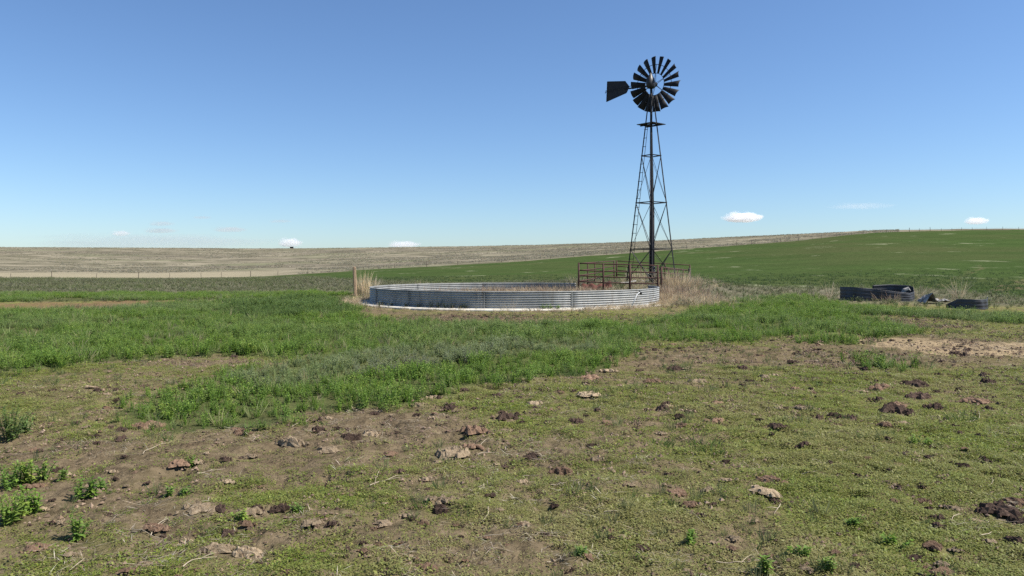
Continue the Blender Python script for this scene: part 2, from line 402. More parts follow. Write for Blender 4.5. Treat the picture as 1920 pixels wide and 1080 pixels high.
M_conc = plain_mat('pale_concrete', (.62, .58, .49), .9, 0, col2=(.48, .44, .36), scale=5, bumpd=.01)
M_wood = plain_mat('post_wood', (.34, .24, .15), .9, 0, col2=(.22, .15, .095), scale=9, bumpd=.01)
M_wood2 = plain_mat('grey_post', (.16, .13, .10), .9, 0, col2=(.10, .08, .06), scale=9, bumpd=.01)
M_board = plain_mat('bleached_board', (.66, .62, .55), .85, 0, col2=(.5, .46, .4), scale=8)
M_red = plain_mat('rusted_sheet', (.135, .046, .030), .85, .0, col2=(.075, .032, .024), scale=7, bumpd=.01)
M_scrap = plain_mat('scrap_sheet', (.060, .064, .072), .55, .15, col2=(.036, .036, .040), scale=2.5)
M_scrap2 = plain_mat('bright_scrap', (.36, .34, .31), .7, .0, col2=(.14, .13, .12), scale=6)
M_white = plain_mat('white_pipe', (.72, .72, .70), .5)
M_black = plain_mat('black_rubber', (.015, .015, .015), .6)

# ------------------------------------------------------------------ corrugated stock tank
def corr_sheet(mb, cx, cy, rad, a0, a1, z0, z1, ridges, amp, thick, nseg=40, zf=None):
    """corrugated curved sheet with thickness; profile waves in height"""
    rows = ridges * 6 + 1
    prof = [(z0 + (z1 - z0) * i / (rows - 1), amp * math.sin(2 * math.pi * ridges * i / (rows - 1))) for i in range(rows)]
    vs = []
    for side in (0, 1):
        for (z, e) in prof:
            for k in range(nseg + 1):
                a = a0 + (a1 - a0) * k / nseg
                rr = rad + e - side * thick
                vs.append((cx + rr * math.cos(a), cy + rr * math.sin(a), z))
    w = nseg + 1; off = rows * w; fs = []
    for i in range(rows - 1):
        for k in range(nseg):
            p = i * w + k
            fs.append((p, p + 1, p + 1 + w, p + w)); q = p + off; fs.append((q, q + w, q + 1 + w, q + 1))
    for k in range(nseg):
        fs.append((k, k + off, k + 1 + off, k + 1)); p = (rows - 1) * w + k; fs.append((p, p + 1, p + 1 + off, p + off))
    for i in range(rows - 1):
        for k in (0, nseg):
            p = i * w + k; q = (p, p + w, p + w + off, p + off); fs.append(q if k == 0 else q[::-1])
    mb.add(vs, fs)
def tank():
    zb = .075; zt = .63
    root = tag(empty('stock_tank', (TCX, TCY, 0)), 'large round corrugated galvanised stock tank full of dry weeds', 'stock tank')
    # sheet seams, angles from +X (counter-clockwise); the ring is open at the back where the corral stands
    def ang(px):      # front-half angle of the wall seen at photo x
        u = (px - HX) / F
        # intersect ray with circle
        a = u * u + 1; b = -2 * (u * TCX + TCY); c = TCX ** 2 + TCY ** 2 - TR ** 2
        d = (-b - math.sqrt(max(b * b - 4 * a * c, 0))) / (2 * a)
        return math.atan2(d - TCY, u * d - TCX)
    seams = [ang(706), ang(766), ang(908), ang(1072)]
    end_r = R(12) ; end_b = math.acos((3.05 - TCX) / TR)
    cuts = [end_b, R(105), R(140), R(175), seams[0] % (2 * math.pi), seams[1] % (2 * math.pi), seams[2] % (2 * math.pi), seams[3] % (2 * math.pi), 2 * math.pi + R(-14), 2 * math.pi + end_r]
    for i in range(len(cuts) - 1):
        mb = MB(); a0, a1 = cuts[i], cuts[i + 1]
        corr_sheet(mb, 0, 0, TR + (.004 if i % 2 else 0), a0, a1 + .004, zb, zt, 7, .021, .004, max(10, int((a1 - a0) * 22)))
        mb.build('wall_sheet', M_galv, root, True)
    for a in cuts[1:-1]:
        mb = MB(); c = Vector((math.cos(a) * (TR + .022), math.sin(a) * (TR + .022), (zb + zt) / 2))
        mb.box(c, (.006, .03, zt - zb - .03), Matrix.Rotation(a, 3, 'Z'))
        for k in range(9):
            mb.box(c + Vector((math.cos(a) * .009, math.sin(a) * .009, -.24 + .06 * k)), (.008, .016, .016), Matrix.Rotation(a, 3, 'Z'))
        mb.build('seam_strip', M_galv, root)
    mb = MB(); pts = []
    for k in range(121):
        a = cuts[0] + (cuts[-1] - cuts[0]) * k / 120
        pts.append((math.cos(a) * TR, math.sin(a) * TR, zt + .012))
    mb.tube(pts, .021, 8); mb.build('rim', M_galv, root, True)
    # pale concrete footing ring, cast in lengths
    foot = tag(empty('concrete_footing', (TCX, TCY, 0)), 'pale concrete footing ring under the corrugated tank', 'footing')
    a = R(60)
    while a < R(60) + 2 * math.pi - R(55):
        a2 = a + R(19.5); mb = MB(); n = 8; vs = []
        for k in range(n + 1):
            t = a + R(.25) + (a2 - a - R(.5)) * k / n
            jit = .02 * math.sin(t * 9)
            for (r, z) in ((TR - .2, -.1), (TR - .2, .085), (TR + .50 + jit, .078), (TR + .54 + jit, .05), (TR + .54 + jit, -.1)):
                vs.append((r * math.cos(t), r * math.sin(t), z))
        fs = [(k * 5 + i, k * 5 + (i + 1) % 5, (k + 1) * 5 + (i + 1) % 5, (k + 1) * 5 + i) for k in range(n) for i in range(5)]
        fs += [(4, 3, 2, 1, 0), tuple(n * 5 + i for i in range(5))]
        mb.add(vs, fs); mb.build('footing_slab', M_conc, foot); a = a2
tank()

# ------------------------------------------------------------------ windmill
def windmill():
    WX, WY = 7.56, 42.0; Z0 = gz(WX, WY)
    root = tag(empty('windmill', (WX, WY, 0)), 'dark steel water-pumping windmill on a four-legged lattice tower', 'windmill')
    ztop = 10.55; half0 = 1.36; halft = .16
    ang = [R(-98), R(-8), R(82), R(172)]            # near, right, far, left leg
    def legp(i, z, out=0.0):
        t = (z - Z0) / (ztop - Z0); r = half0 + (halft - half0) * t + out
        return Vector((math.cos(ang[i]) * r, math.sin(ang[i]) * r, z))
    for i in range(4):
        a = ang[i]; d1 = Vector((math.cos(a + R(135)), math.sin(a + R(135)), 0)); d2 = Vector((math.cos(a - R(135)), math.sin(a - R(135)), 0))
        mb = MB(); mb.angle(legp(i, Z0 - .35), legp(i, ztop), .075, .010, (d1, d2)); mb.build('leg', M_mill, root)
    girts = [2.38, 4.9, 7.45, 9.16]
    for z in girts[:3]:
        for i in range(4):
            mb = MB(); mb.bar(legp(i, z), legp((i + 1) % 4, z), .045, .05); mb.build('girt', M_mill, root)
    lev = [Z0 + .15] + girts[:3]
    for q in range(3):
        for i in range(4):
            j = (i + 1) % 4
            w = .055 if q == 0 and i in (0, 3) else .028
            for (a, b) in ((i, j), (j, i)):
                mb = MB(); mb.bar(legp(a, lev[q], -.012), legp(b, lev[q + 1], -.012), w, .012, up=(legp(i, 5) + legp(j, 5)).normalized()); mb.build('brace', M_mill, root)
    # ladder up the left leg
    lad = MB(); side = Vector((math.cos(ang[3] + R(-118)), math.sin(ang[3] + R(-118)), 0))
    side = Vector((.9, -.43, 0)).normalized()
    def lp(z): return legp(3, z) + side * (.16 + .11 * (1 - (z - Z0) / (9.16 - Z0)))
    lad.bar(lp(Z0 + .2), lp(9.1), .035, .02); lo = lad.build('ladder', M_mill, root)
    z = Z0 + .4
    while z < 9.0:
        mb = MB(); mb.bar(legp(3, z) - side * .01, lp(z) + side * .02, .026, .026); mb.build('rung', M_mill, lo); z += .47
    # working platform: planks on bearers
    PR = Matrix.Rotation(R(41), 3, 'Z'); pl = MB()
    for k in (-1, 1):
        pl.bar(PR @ Vector((k * .25, -.54, 9.10)), PR @ Vector((k * .25, .54, 9.10)), .05, .05)
    po = pl.build('platform', M_mill, root)
    for y, x, l in ((-.46, 0, 1.12), (-.26, 0, 1.12), (.26, 0, 1.12), (.46, 0, 1.12), (-.06, -.42, .28), (-.06, .42, .28), (.12, -.42, .28), (.12, .42, .28)):
        mb = MB(); mb.box(PR @ Vector((x, y, 9.15)), (l, .17, .035), PR); mb.build('plank', M_mill, po)
    # drop pipe and pump rod inside the tower
    mb = MB(); mb.tube([(.13, -.02, Z0 - .2), (.12, -.02, 4.6)], .052, 12); mb.build('drop_pipe', M_dark, root, True)
    mb = MB(); mb.tube([(.12, -.02, 4.6), (0.02, 0, 9.6)], .034, 10); mb.tube([(-.12, -.05, Z0), (-.02, 0, 9.0)], .022, 8); mb.build('pump_rod', M_pipe, root, True)
    mb = MB(); mb.tube([(.13, -.02, Z0 + .05), (.13, -.02, Z0 + .55), (.13, -.02, Z0 + .6), (.13, -.02, Z0 + .95)], [.13, .13, .10, .09], 12); mb.tube([(.13, -.02, Z0 + .5), (-.25, -.3, Z0 + .5)], .04, 8); mb.build('pump_head', M_dark, root, True)
    mb = MB(); mb.tube([(0, 0, 9.2), (0, 0, 11.35)], .065, 10); mb.build('mast', M_mill, root, True)
    # gearbox with pointed hood; wheel axis points right and away
    ax = Vector((math.sin(R(41)), math.cos(R(41)), 0)); xw = Vector((math.cos(R(41)), -math.sin(R(41)), 0)); ez = Vector((0, 0, 1))
    zc = EYE + (HY - 156) / F * WY
    mb = MB(); prof = [(-.28, .20), (-.20, .27), (0, .28), (.16, .25), (.28, .19), (.42, .11), (.55, .035), (.58, .0)]
    vs = []; n = 14
    for (h, r) in prof:
        for k in range(n):
            a = 2 * math.pi * k / n
            vs.append(ax * (math.cos(a) * r * 1.15 - .05) + xw * (math.sin(a) * r * .8) + ez * (zc + h))
    fs = [(i * n + k, i * n + (k + 1) % n, (i + 1) * n + (k + 1) % n, (i + 1) * n + k) for i in range(len(prof) - 1) for k in range(n)] + [tuple(range(n - 1, -1, -1))]
    mb.add(vs, fs); M_hood = plain_mat('hood_steel', (.018, .018, .022), .45, .0, col2=(.03, .03, .03), scale=3, spec=.35)
    gb = mb.build('gearbox', M_hood, root, True)
    # wheel
    hub = ax * .36 + ez * zc
    mb = MB(); mb.tube([ez * zc - ax * .1, hub + ax * .12], .055, 10); mb.tube([hub - ax * .1, hub + ax * .1], .13, 14)
    wo = mb.build('wheel', M_mill, root, True)
    RO, RI, RM = 1.51, .585, 1.06
    def rimring(r, off, w):
        pts = [hub + ax * off + (xw * math.cos(t) + ez * math.sin(t)) * r for t in [2 * math.pi * k / 54 for k in range(55)]]
        m2 = MB(); m2.tube(pts, w, 6, cap=False); m2.build('rim', M_mill, wo, True)
    rimring(RI + .02, -.03, .016); rimring(RM, -.07, .016)
    for k in range(6):
        t = 2 * math.pi * (k + .35) / 6
        d = xw * math.cos(t) + ez * math.sin(t); m2 = MB()
        m2.tube([hub - ax * .08 + d * .1, hub + d * RM - ax * .07], .012, 6); m2.tube([hub + ax * .09 + d * .1, hub + d * RI - ax * .02], .012, 6)
        m2.build('spoke', M_mill, wo)
    p = R(27)
    for k in range(18):
        t = 2 * math.pi * (k + .5 + .22) / 18; d = xw * math.cos(t) + ez * math.sin(t); tg = -xw * math.sin(t) + ez * math.cos(t)
        ch = tg * math.cos(p) + ax * math.sin(p); nm = d.cross(ch).normalized()
        vs = []; ns, nr = 6, 3
        for sd in (0, 1):
            for i in range(nr + 1):
                f = i / nr; r = RI + (RO - RI) * f; wv = .20 + (.435 - .20) * f
                for j in range(ns + 1):
                    s = j / ns - .5; arc = (.25 - s * s) * 4 * .16 * wv
                    vs.append(hub + d * r + ch * (s * wv) + nm * (arc - .05 + sd * .004))
        w = ns + 1; o2 = (nr + 1) * w; fs = []
        for i in range(nr):
            for j in range(ns):
                q = i * w + j; fs.append((q, q + 1, q + 1 + w, q + w)); fs.append((q + o2, q + w + o2, q + 1 + w + o2, q + 1 + o2))
        for j in range(ns):
            fs.append((j, j + o2, j + 1 + o2, j + 1)); q = nr * w + j; fs.append((q, q + 1, q + 1 + o2, q + o2))
        for i in range(nr):
            q = i * w; fs.append((q, q + w, q + w + o2, q + o2)); q = i * w + ns; fs.append((q, q + o2, q + w + o2, q + w))
        m2 = MB(); m2.add(vs, fs); m2.build('blade', M_mill, wo, True)
    # tail: partly furled, pointing left
    td = Vector((-.975, .222, 0)).normalized(); tn = Vector((-.222, -.975, 0))
    zt = zc - .14
    mb = MB(); mb.bar(ez * (zt - .02), td * 1.45 + ez * (zt - .10), .05, .07); mb.bar(ez * (zt + .18), td * 1.40 + ez * (zt + .0), .025, .025); mb.build('tail_bone', M_mill, root)
    S = WY / F
    def vp(px, py): return td * ((1219 - px) * S / .975) + ez * (EYE + (HY - py) * S)
    outl = [(1139, 149), (1172.5, 150), (1179, 159), (1177, 166), (1174, 172), (1137.5, 187)]
    vs = [vp(*q) + tn * .004 for q in outl] + [vp(*q) - tn * .004 for q in outl]
    n = 6; mb = MB(); mb.add(vs, [tuple(range(n)), tuple(range(2 * n - 1, n - 1, -1))] + [(i, i + n, (i + 1) % n + n, (i + 1) % n) for i in range(n)])
    vo = mb.build('tail_vane', M_dark, root)
    for q in range(n):
        if q in (0, 3, 4, 5):
            mb = MB(); mb.bar(vp(*outl[q]) + tn * .012, vp(*outl[(q + 1) % n]) + tn * .012, .03, .02, up=tn); mb.build('edge_stiffener', M_mill, vo)
    # faint lettering on the vane
    cu = bpy.data.curves.new('lettering', 'FONT'); cu.body = 'AERMOTOR'; cu.size = .26; cu.align_x = 'CENTER'; cu.extrude = .001
    tmp = bpy.data.objects.new('lettering_tmp', cu); COL.objects.link(tmp)
    dg = bpy.context.evaluated_depsgraph_get(); lm = bpy.data.meshes.new_from_object(tmp.evaluated_get(dg))
    bpy.data.objects.remove(tmp); lm.materials.clear(); lm.materials.append(M_letter)
    lo = bpy.data.objects.new('lettering', lm); COL.objects.link(lo); lo.parent = vo
    xd = -td; c = vp(1158, 168) + tn * .008
    ca, sa = math.cos(R(9)), math.sin(R(9)); x2 = xd * ca + ez * sa; y2 = -xd * sa + ez * ca
    lo.matrix_local = Matrix(((x2.x, y2.x, tn.x, c.x), (x2.y, y2.y, tn.y, c.y), (x2.z, y2.z, tn.z, c.z), (0, 0, 0, 1)))
windmill()

# ------------------------------------------------------------------ pipe corral
def corral_panel(a, b, ztops, posts, rails, label, thick=.058, drop=None, ends=True):
    """a, b ground points; ztops heights of the top rail at both ends; rails as drops below the top"""
    root = tag(empty('corral_panel', (a[0], a[1], 0)), label, 'corral panel', 'pipe corral panels round the windmill')
    A = Vector((0, 0, 0)); B = Vector((b[0] - a[0], b[1] - a[1], 0))
    for dz in rails:
        mb = MB(); n = 8; pts = []
        for k in range(n + 1):
            t = k / n; q = A.lerp(B, t); q.z = ztops[0] + (ztops[1] - ztops[0]) * t - dz - (.018 * math.sin(t * math.pi) if dz else 0); pts.append(q)
        mb.tube(pts, thick / 2, 8); mb.build('rail', M_rustp, root, True)
    for t, w in posts:
        q = A.lerp(B, t); zt = ztops[0] + (ztops[1] - ztops[0]) * t; g = gz(a[0] + q.x, a[1] + q.y)
        mb = MB(); mb.tube([(q.x, q.y, g - .15), (q.x, q.y, zt + .03)], w / 2 * 1.18, 8); mb.build('upright', M_rustp, root, True)
    return root
FL, BL, BR, FR = (3.15, 36.5), (6.65, 50.0), (11.5, 50.0), (6.95, 36.5)
corral_panel(FL, FR, (1.61, 1.50), [(0, .075), (.305, .075), (.635, .085), (.98, .075)], (0, .33, .59, .86), 'rust-brown pipe corral panel standing at the open end of the tank')
corral_panel((FL[0] + .05, FL[1] + .12), BL, (1.60, 1.765), [(.18, .05), (.36, .05), (.97, .07)], (0, .33, .57, .84), 'rust-brown pipe corral panel running from the tank back past the ladder side of the windmill')
corral_panel((BL[0] + .12, BL[1] + .02), BR, (1.765, 1.49), [(0, .08), (.33, .06), (.66, .06), (1, .07)], (0, .34, .60, .88), 'rust-brown pipe corral panel along the far side of the windmill')
corral_panel((FR[0] + .12, FR[1] + .1), (BR[0] - .25, BR[1] - .35), (1.42, 1.18), [(0, .085), (.22, .05), (.55, .05), (.8, .05)], (0, .26, .55), 'rust-brown pipe corral panel sunk in tall blond weeds beside the windmill')
def wood_post(x, y, zt, w, mat, label, lean=(0, 0)):
    g = gz(x, y); mb = MB(); n = 10; vs = []; rows = [g - .3, g, (g + zt) / 2, zt - .03, zt]
    for i, z in enumerate(rows):
        f = (z - g) / (zt - g)
        for k in range(n):
            a = 2 * math.pi * k / n; r = w / 2 * (1 + .10 * math.sin(3 * a + i) + .06 * math.cos(7 * a)) * (1.0 if i < 4 else .82)
            vs.append((r * math.cos(a) + lean[0] * f, r * math.sin(a) + lean[1] * f, z))
    fs = [(i * n + k, i * n + (k + 1) % n, (i + 1) * n + (k + 1) % n, (i + 1) * n + k) for i in range(4) for k in range(n)] + [tuple(range(4 * n, 5 * n))]
    mb.add(vs, fs); o = mb.build('wooden_post', mat); o.location = (x, y, 0); return tag(o, label, 'post')
wood_post(11.42, 49.75, 1.30, .17, M_wood2, 'short weathered brown wooden post at the far corner of the corral')
wood_post((666.5 - HX) / F * 36.5, 36.5, EYE - 6 / F * 36.5, .15, M_wood, 'lone tan wooden post beside the dry grass at the end of the tank', (-.06, 0))

def lying_board(px, py, length, w, rz, mat, name, label, cat, d=None, tilt=0.0, lift=.04):
    x = (px - HX) / F * d; z = gz(x, d) + lift if lift is not None else EYE + (HY - py) / F * d
    mb = MB(); n = 6
    for k in range(n):
        pass
    vs = []
    for k in range(n + 1):
        t = k / n - .5
        for (yy, zz) in ((-w / 2, -.02), (w / 2, -.02), (w / 2, .02), (-w / 2, .02)):
            vs.append((t * length, yy * (1 + .05 * math.sin(k * 2.1)), zz + .012 * math.sin(k * 1.3)))
    fs = [(k * 4 + i, k * 4 + (i + 1) % 4, (k + 1) * 4 + (i + 1) % 4, (k + 1) * 4 + i) for k in range(n) for i in range(4)] + [(3, 2, 1, 0), tuple(n * 4 + i for i in range(4))]
    mb.add(vs, fs); o = mb.build(name, mat); o.location = (x, d, z); o.rotation_euler = (0, tilt, rz); return tag(o, label, cat)
lying_board(1176, 530.5, 1.05, .16, R(24), M_board, 'board', 'bleached board lying slanted on the ground inside the corral', 'board', d=41.0, tilt=R(-6), lift=.14)
lying_board(1211, 526.5, .42, .13, R(5), M_board, 'board', 'short bleached board end lying at the foot of the windmill', 'board', d=42.6, lift=.14, tilt=R(-5))
lying_board(1096, 544.5, .62, .13, R(3), M_board, 'board', 'pale board lying beside the first corral upright', 'board', d=36.1, lift=.10, tilt=R(-4))
def rusty_sheet():
    x0, y0 = 4.15, 37.8; mb = MB(); n = 24; vs = []
    for k in range(n + 1):
        for j in range(5):
            x = 1.5 * (k / n - .5); y = .35 * (j / 4 - .5)
            vs.append((x, y, .05 * math.sin(x * 5 + j) + .05 * j + .04 * math.sin(k * .9)))
    top = len(vs); vs += [(v[0], v[1], v[2] - .006) for v in vs[:top]]
    fs = []
    for k in range(n):
        for j in range(4):
            q = k * 5 + j; fs.append((q, q + 5, q + 6, q + 1)); fs.append((q + top, q + 1 + top, q + 6 + top, q + 5 + top))
    for k in range(n):
        for j in (0, 4):
            q = k * 5 + j; fs.append((q, q + top, q + 5 + top, q + 5))
    mb.add(vs, fs); o = mb.build('rusty_sheet', M_red); o.location = (x0, y0, gz(x0, y0) + .06); o.rotation_euler = (R(8), R(-5), R(6))
    tag(o, 'crumpled red rusted metal sheet lying on the ground behind the corral bars', 'metal sheet')
rusty_sheet()
def fill_pipe():
    # white pipe leaning on the tank's front rim
    def P(px, py, d): return Vector(((px - HX) / F * d, d, EYE + (HY - py) / F * d))
    a, b, c = P(1181, 577, 26.55), P(1195, 551, 26.55), P(1200, 548.2, 26.75)
    mb = MB(); root = tag(empty('fill_pipe', (a.x, a.y, a.z)), 'thin white fill pipe with black fitting leaning on the tank rim', 'pipe')
    mb.tube([Vector((0, 0, -.1)), (b - a) * .5 + Vector((0.02, 0, 0)), b - a], .016, 8); mb.tube([b - a, c - a], .016, 8); mb.build('tube', M_white, root, True)
    m2 = MB(); m2.tube([c - a - Vector((.03, 0, 0)), c - a + Vector((.05, .04, -.03))], .05, 10); m2.build('fitting', M_black, root, True)
fill_pipe()

# ------------------------------------------------------------------ scrap tank pieces on the right
def bent_strip(name, path, heights, base, mat, label, ridges=4, amp=.007, inner=None, tilt=None):
    """upright corrugated sheet following a ground path; heights per path point"""
    P = [Vector((p[0], p[1], 0)) for p in path]; n0 = len(P); pts = []; hs = []; bs = []
    for i in range(n0 - 1):
        p0 = P[max(i - 1, 0)]; p1 = P[i]; p2 = P[i + 1]; p3 = P[min(i + 2, n0 - 1)]
        for k in range(8):
            t = k / 8
            pts.append(.5 * ((2 * p1) + (p2 - p0) * t + (2 * p0 - 5 * p1 + 4 * p2 - p3) * t * t + (3 * p1 - p0 - 3 * p2 + p3) * t ** 3))
            hs.append(heights[i] * (1 - t) + heights[i + 1] * t); bs.append(base[i] * (1 - t) + base[i + 1] * t)
    pts.append(P[-1]); hs.append(heights[-1]); bs.append(base[-1])
    m = len(pts); rows = ridges * 4 + 1; vs = []
    for sd in (0, 1):
        for i in range(m):
            d = (pts[min(i + 1, m - 1)] - pts[max(i - 1, 0)]).normalized(); nn = Vector((d.y, -d.x, 0))
            for j in range(rows):
                f = j / (rows - 1); e = amp * math.sin(2 * math.pi * ridges * f) - sd * .006
                q = pts[i] + nn * e; g = bs[i]
                vs.append((q.x + .02 * math.sin(i * .8 + f * 3), q.y, g + hs[i] * f))
    o2 = m * rows; fs = []
    for i in range(m - 1):
        for j in range(rows - 1):
            q = i * rows + j; fs.append((q, q + rows, q + rows + 1, q + 1)); fs.append((q + o2, q + 1 + o2, q + rows + 1 + o2, q + rows + o2))
        q = i * rows; fs.append((q, q + o2, q + rows + o2, q + rows)); q = i * rows + rows - 1; fs.append((q, q + rows, q + rows + o2, q + o2))
    for j in range(rows - 1):
        fs.append((j, j + 1, j + 1 + o2, j + o2)); q = (m - 1) * rows + j; fs.append((q, q + o2, q + 1 + o2, q + 1))
    mb = MB(); mb.add(vs, fs); cx = sum(p.x for p in pts) / m; cy = sum(p.y for p in pts) / m
    mb.v = [(v[0] - cx, v[1] - cy, v[2]) for v in mb.v]
    o = mb.build(name, mat, None, True); o.location = (cx, cy, 0); return tag(o, label, 'scrap sheet')
def sx(px, d): return (px - HX) / F * d
g1 = gz(14.5, 31)
bent_strip('scrap_tank_wall', [(sx(1580, 31.6), 31.9), (sx(1600, 31), 31.0), (sx(1640, 30.8), 30.8), (sx(1680, 30.7), 30.7), (sx(1706, 30.8), 30.8), (sx(1714, 31.3), 31.3), (sx(1706, 32), 32.0), (sx(1670, 32.3), 32.3), (sx(1636, 32.3), 32.3)],
           [.56, .58, .52, .42, .36, .42, .58, .62, .58], [g1 - .03, g1 - .03, g1 - .04, g1 - .05, g1 - .05, g1 - .02, g1, g1, g1], M_scrap, 'dark bent corrugated tank wall section curled back on itself in the weeds')
g2 = gz(16, 26.6)
bent_strip('scrap_tank_wall', [(sx(1779, 27.0), 27.2), (sx(1797, 26.7), 26.8), (sx(1822, 26.4), 26.5), (sx(1842, 26.4), 26.45), (sx(1856, 26.6), 26.75), (sx(1861, 27.0), 27.3)],
           [.10, .36, .37, .36, .37, .42], [g2 - .02, g2 - .03, g2 - .03, g2 - .03, g2 - .03, g2 - .03], M_scrap, 'low dark curved corrugated scrap wall with upturned pale end', 3)
def crumple():
    x, y = sx(1752, 29.6), 29.6; mb = MB(); rs = random.Random(4); nx, ny = 14, 6; vs = []
    for i in range(nx + 1):
        for j in range(ny + 1):
            u = i / nx; v = j / ny
            zz = .42 * max(0, 1 - abs(u - .22) / .22) * (1 - .4 * v) + .18 * max(0, 1 - abs(u - .7) / .3) * (.5 + .5 * math.sin(v * 7)) + .05 * rs.random()
            vs.append(((u - .5) * 1.05 + .05 * rs.random(), (v - .5) * .7 + .04 * rs.random(), zz * .9))
    t = len(vs); vs += [(a, b, c - .008) for a, b, c in vs]; w = ny + 1; fs = []
    for i in range(nx):
        for j in range(ny):
            q = i * w + j; fs.append((q, q + w, q + w + 1, q + 1)); fs.append((q + t, q + 1 + t, q + w + 1 + t, q + w + t))
    for i in range(nx):
        for j in (0, ny):
            q = i * w + j; fs.append((q, q + t, q + w + t, q + w))
    mb.add(vs, fs); o = mb.build('crumpled_sheet', M_scrap2); o.location = (x, y, gz(x, y) + .06); tag(o, 'bright crumpled sheet metal heap between the two scrap tank walls', 'scrap sheet')
crumple()
def small_inside():
    x, y = sx(1698, 31.5), 31.5; mb = MB(); n = 10
    mb.tube([(-.16, 0, 0), (-.05, .02, .18), (.1, 0, .24), (.2, .02, .16)], [.05, .09, .09, .03], 8); o = mb.build('metal_scrap', M_scrap2); o.location = (x, y, g1 + .22); mb2 = MB()
    tag(o, 'small pale crumpled scrap lying inside the curled tank wall', 'scrap')
small_inside()

# ------------------------------------------------------------------ far fence
def far_fence():
    xs = [-230, -150, -62, 20, 97, 181, 260, 318, 377, 415, 470, 521, 577, 632, 682, 740, 800, 858, 898, 941, 986, 1032, 1076, 1108, 1137, 1166, 1207, 1247, 1287, 1320, 1350, 1381, 1409, 1440, 1463, 1497, 1523,
          1540, 1568, 1596, 1619, 1641, 1662, 1684, 1705, 1724, 1744, 1765, 1785, 1803, 1823, 1850, 1880, 1910, 1950]
    tall = {260, 97, 1463, 1497, 1744, 1705, 800, 470, 1207}
    ps = []
    rs = random.Random(3)
    for x in xs:
        d = float(lcol(1, x)) ; X = (x - HX) / F * d; ps.append((x, X, d, gz(X, d)))
    root = tag(empty('wire_fence', (ps[0][1], ps[0][2], ps[0][3])), 'long wire fence on thin posts dividing the green field from dry pasture', 'fence')
    o0 = Vector(ps[0][1:])
    for x, X, d, g in ps:
        h = 1.55 if x in tall else rs.uniform(1.05, 1.4); w = .17 if x in tall else .11
        mb = MB(); q = Vector((X, d, g)) - o0; l = rs.uniform(-.06, .06)
        mb.tube([q + Vector((0, 0, -.4)), q + Vector((0, 0, h * .5)), q + Vector((l, 0, h))], [w * .55, w * .5, w * .45], 7); mb.build('post', M_wood2, root)
    for hz in (.35, .7, 1.02):
        mb = MB(); mb.tube([Vector((X, d, g + hz)) - o0 for x, X, d, g in ps], .006, 4); mb.build('wire', M_dark, root)
far_fence()
def far_shed():
    d = 770.0; X = sx(547, d); g = gz(X, d); mb = MB()
    root = tag(empty('far_shed', (X, d, g)), 'tiny dark low shed on the skyline of the pale pasture', 'shed')
    b = MB(); b.box((0, 0, .75), (3.0, 2.2, 1.7)); b.build('wall', M_dark, root)
    b = MB(); vs = [(-1.7, -1.3, 1.604), (1.7, -1.3, 1.604), (1.7, 1.3, 1.9), (-1.7, 1.3, 1.9)]; vs += [(a, c, e + .1) for a, c, e in vs]
    b.add(vs, [(3, 2, 1, 0), (4, 5, 6, 7), (0, 1, 5, 4), (1, 2, 6, 5), (2, 3, 7, 6), (3, 0, 4, 7)]); b.build('roof', M_dark, root)
far_shed()

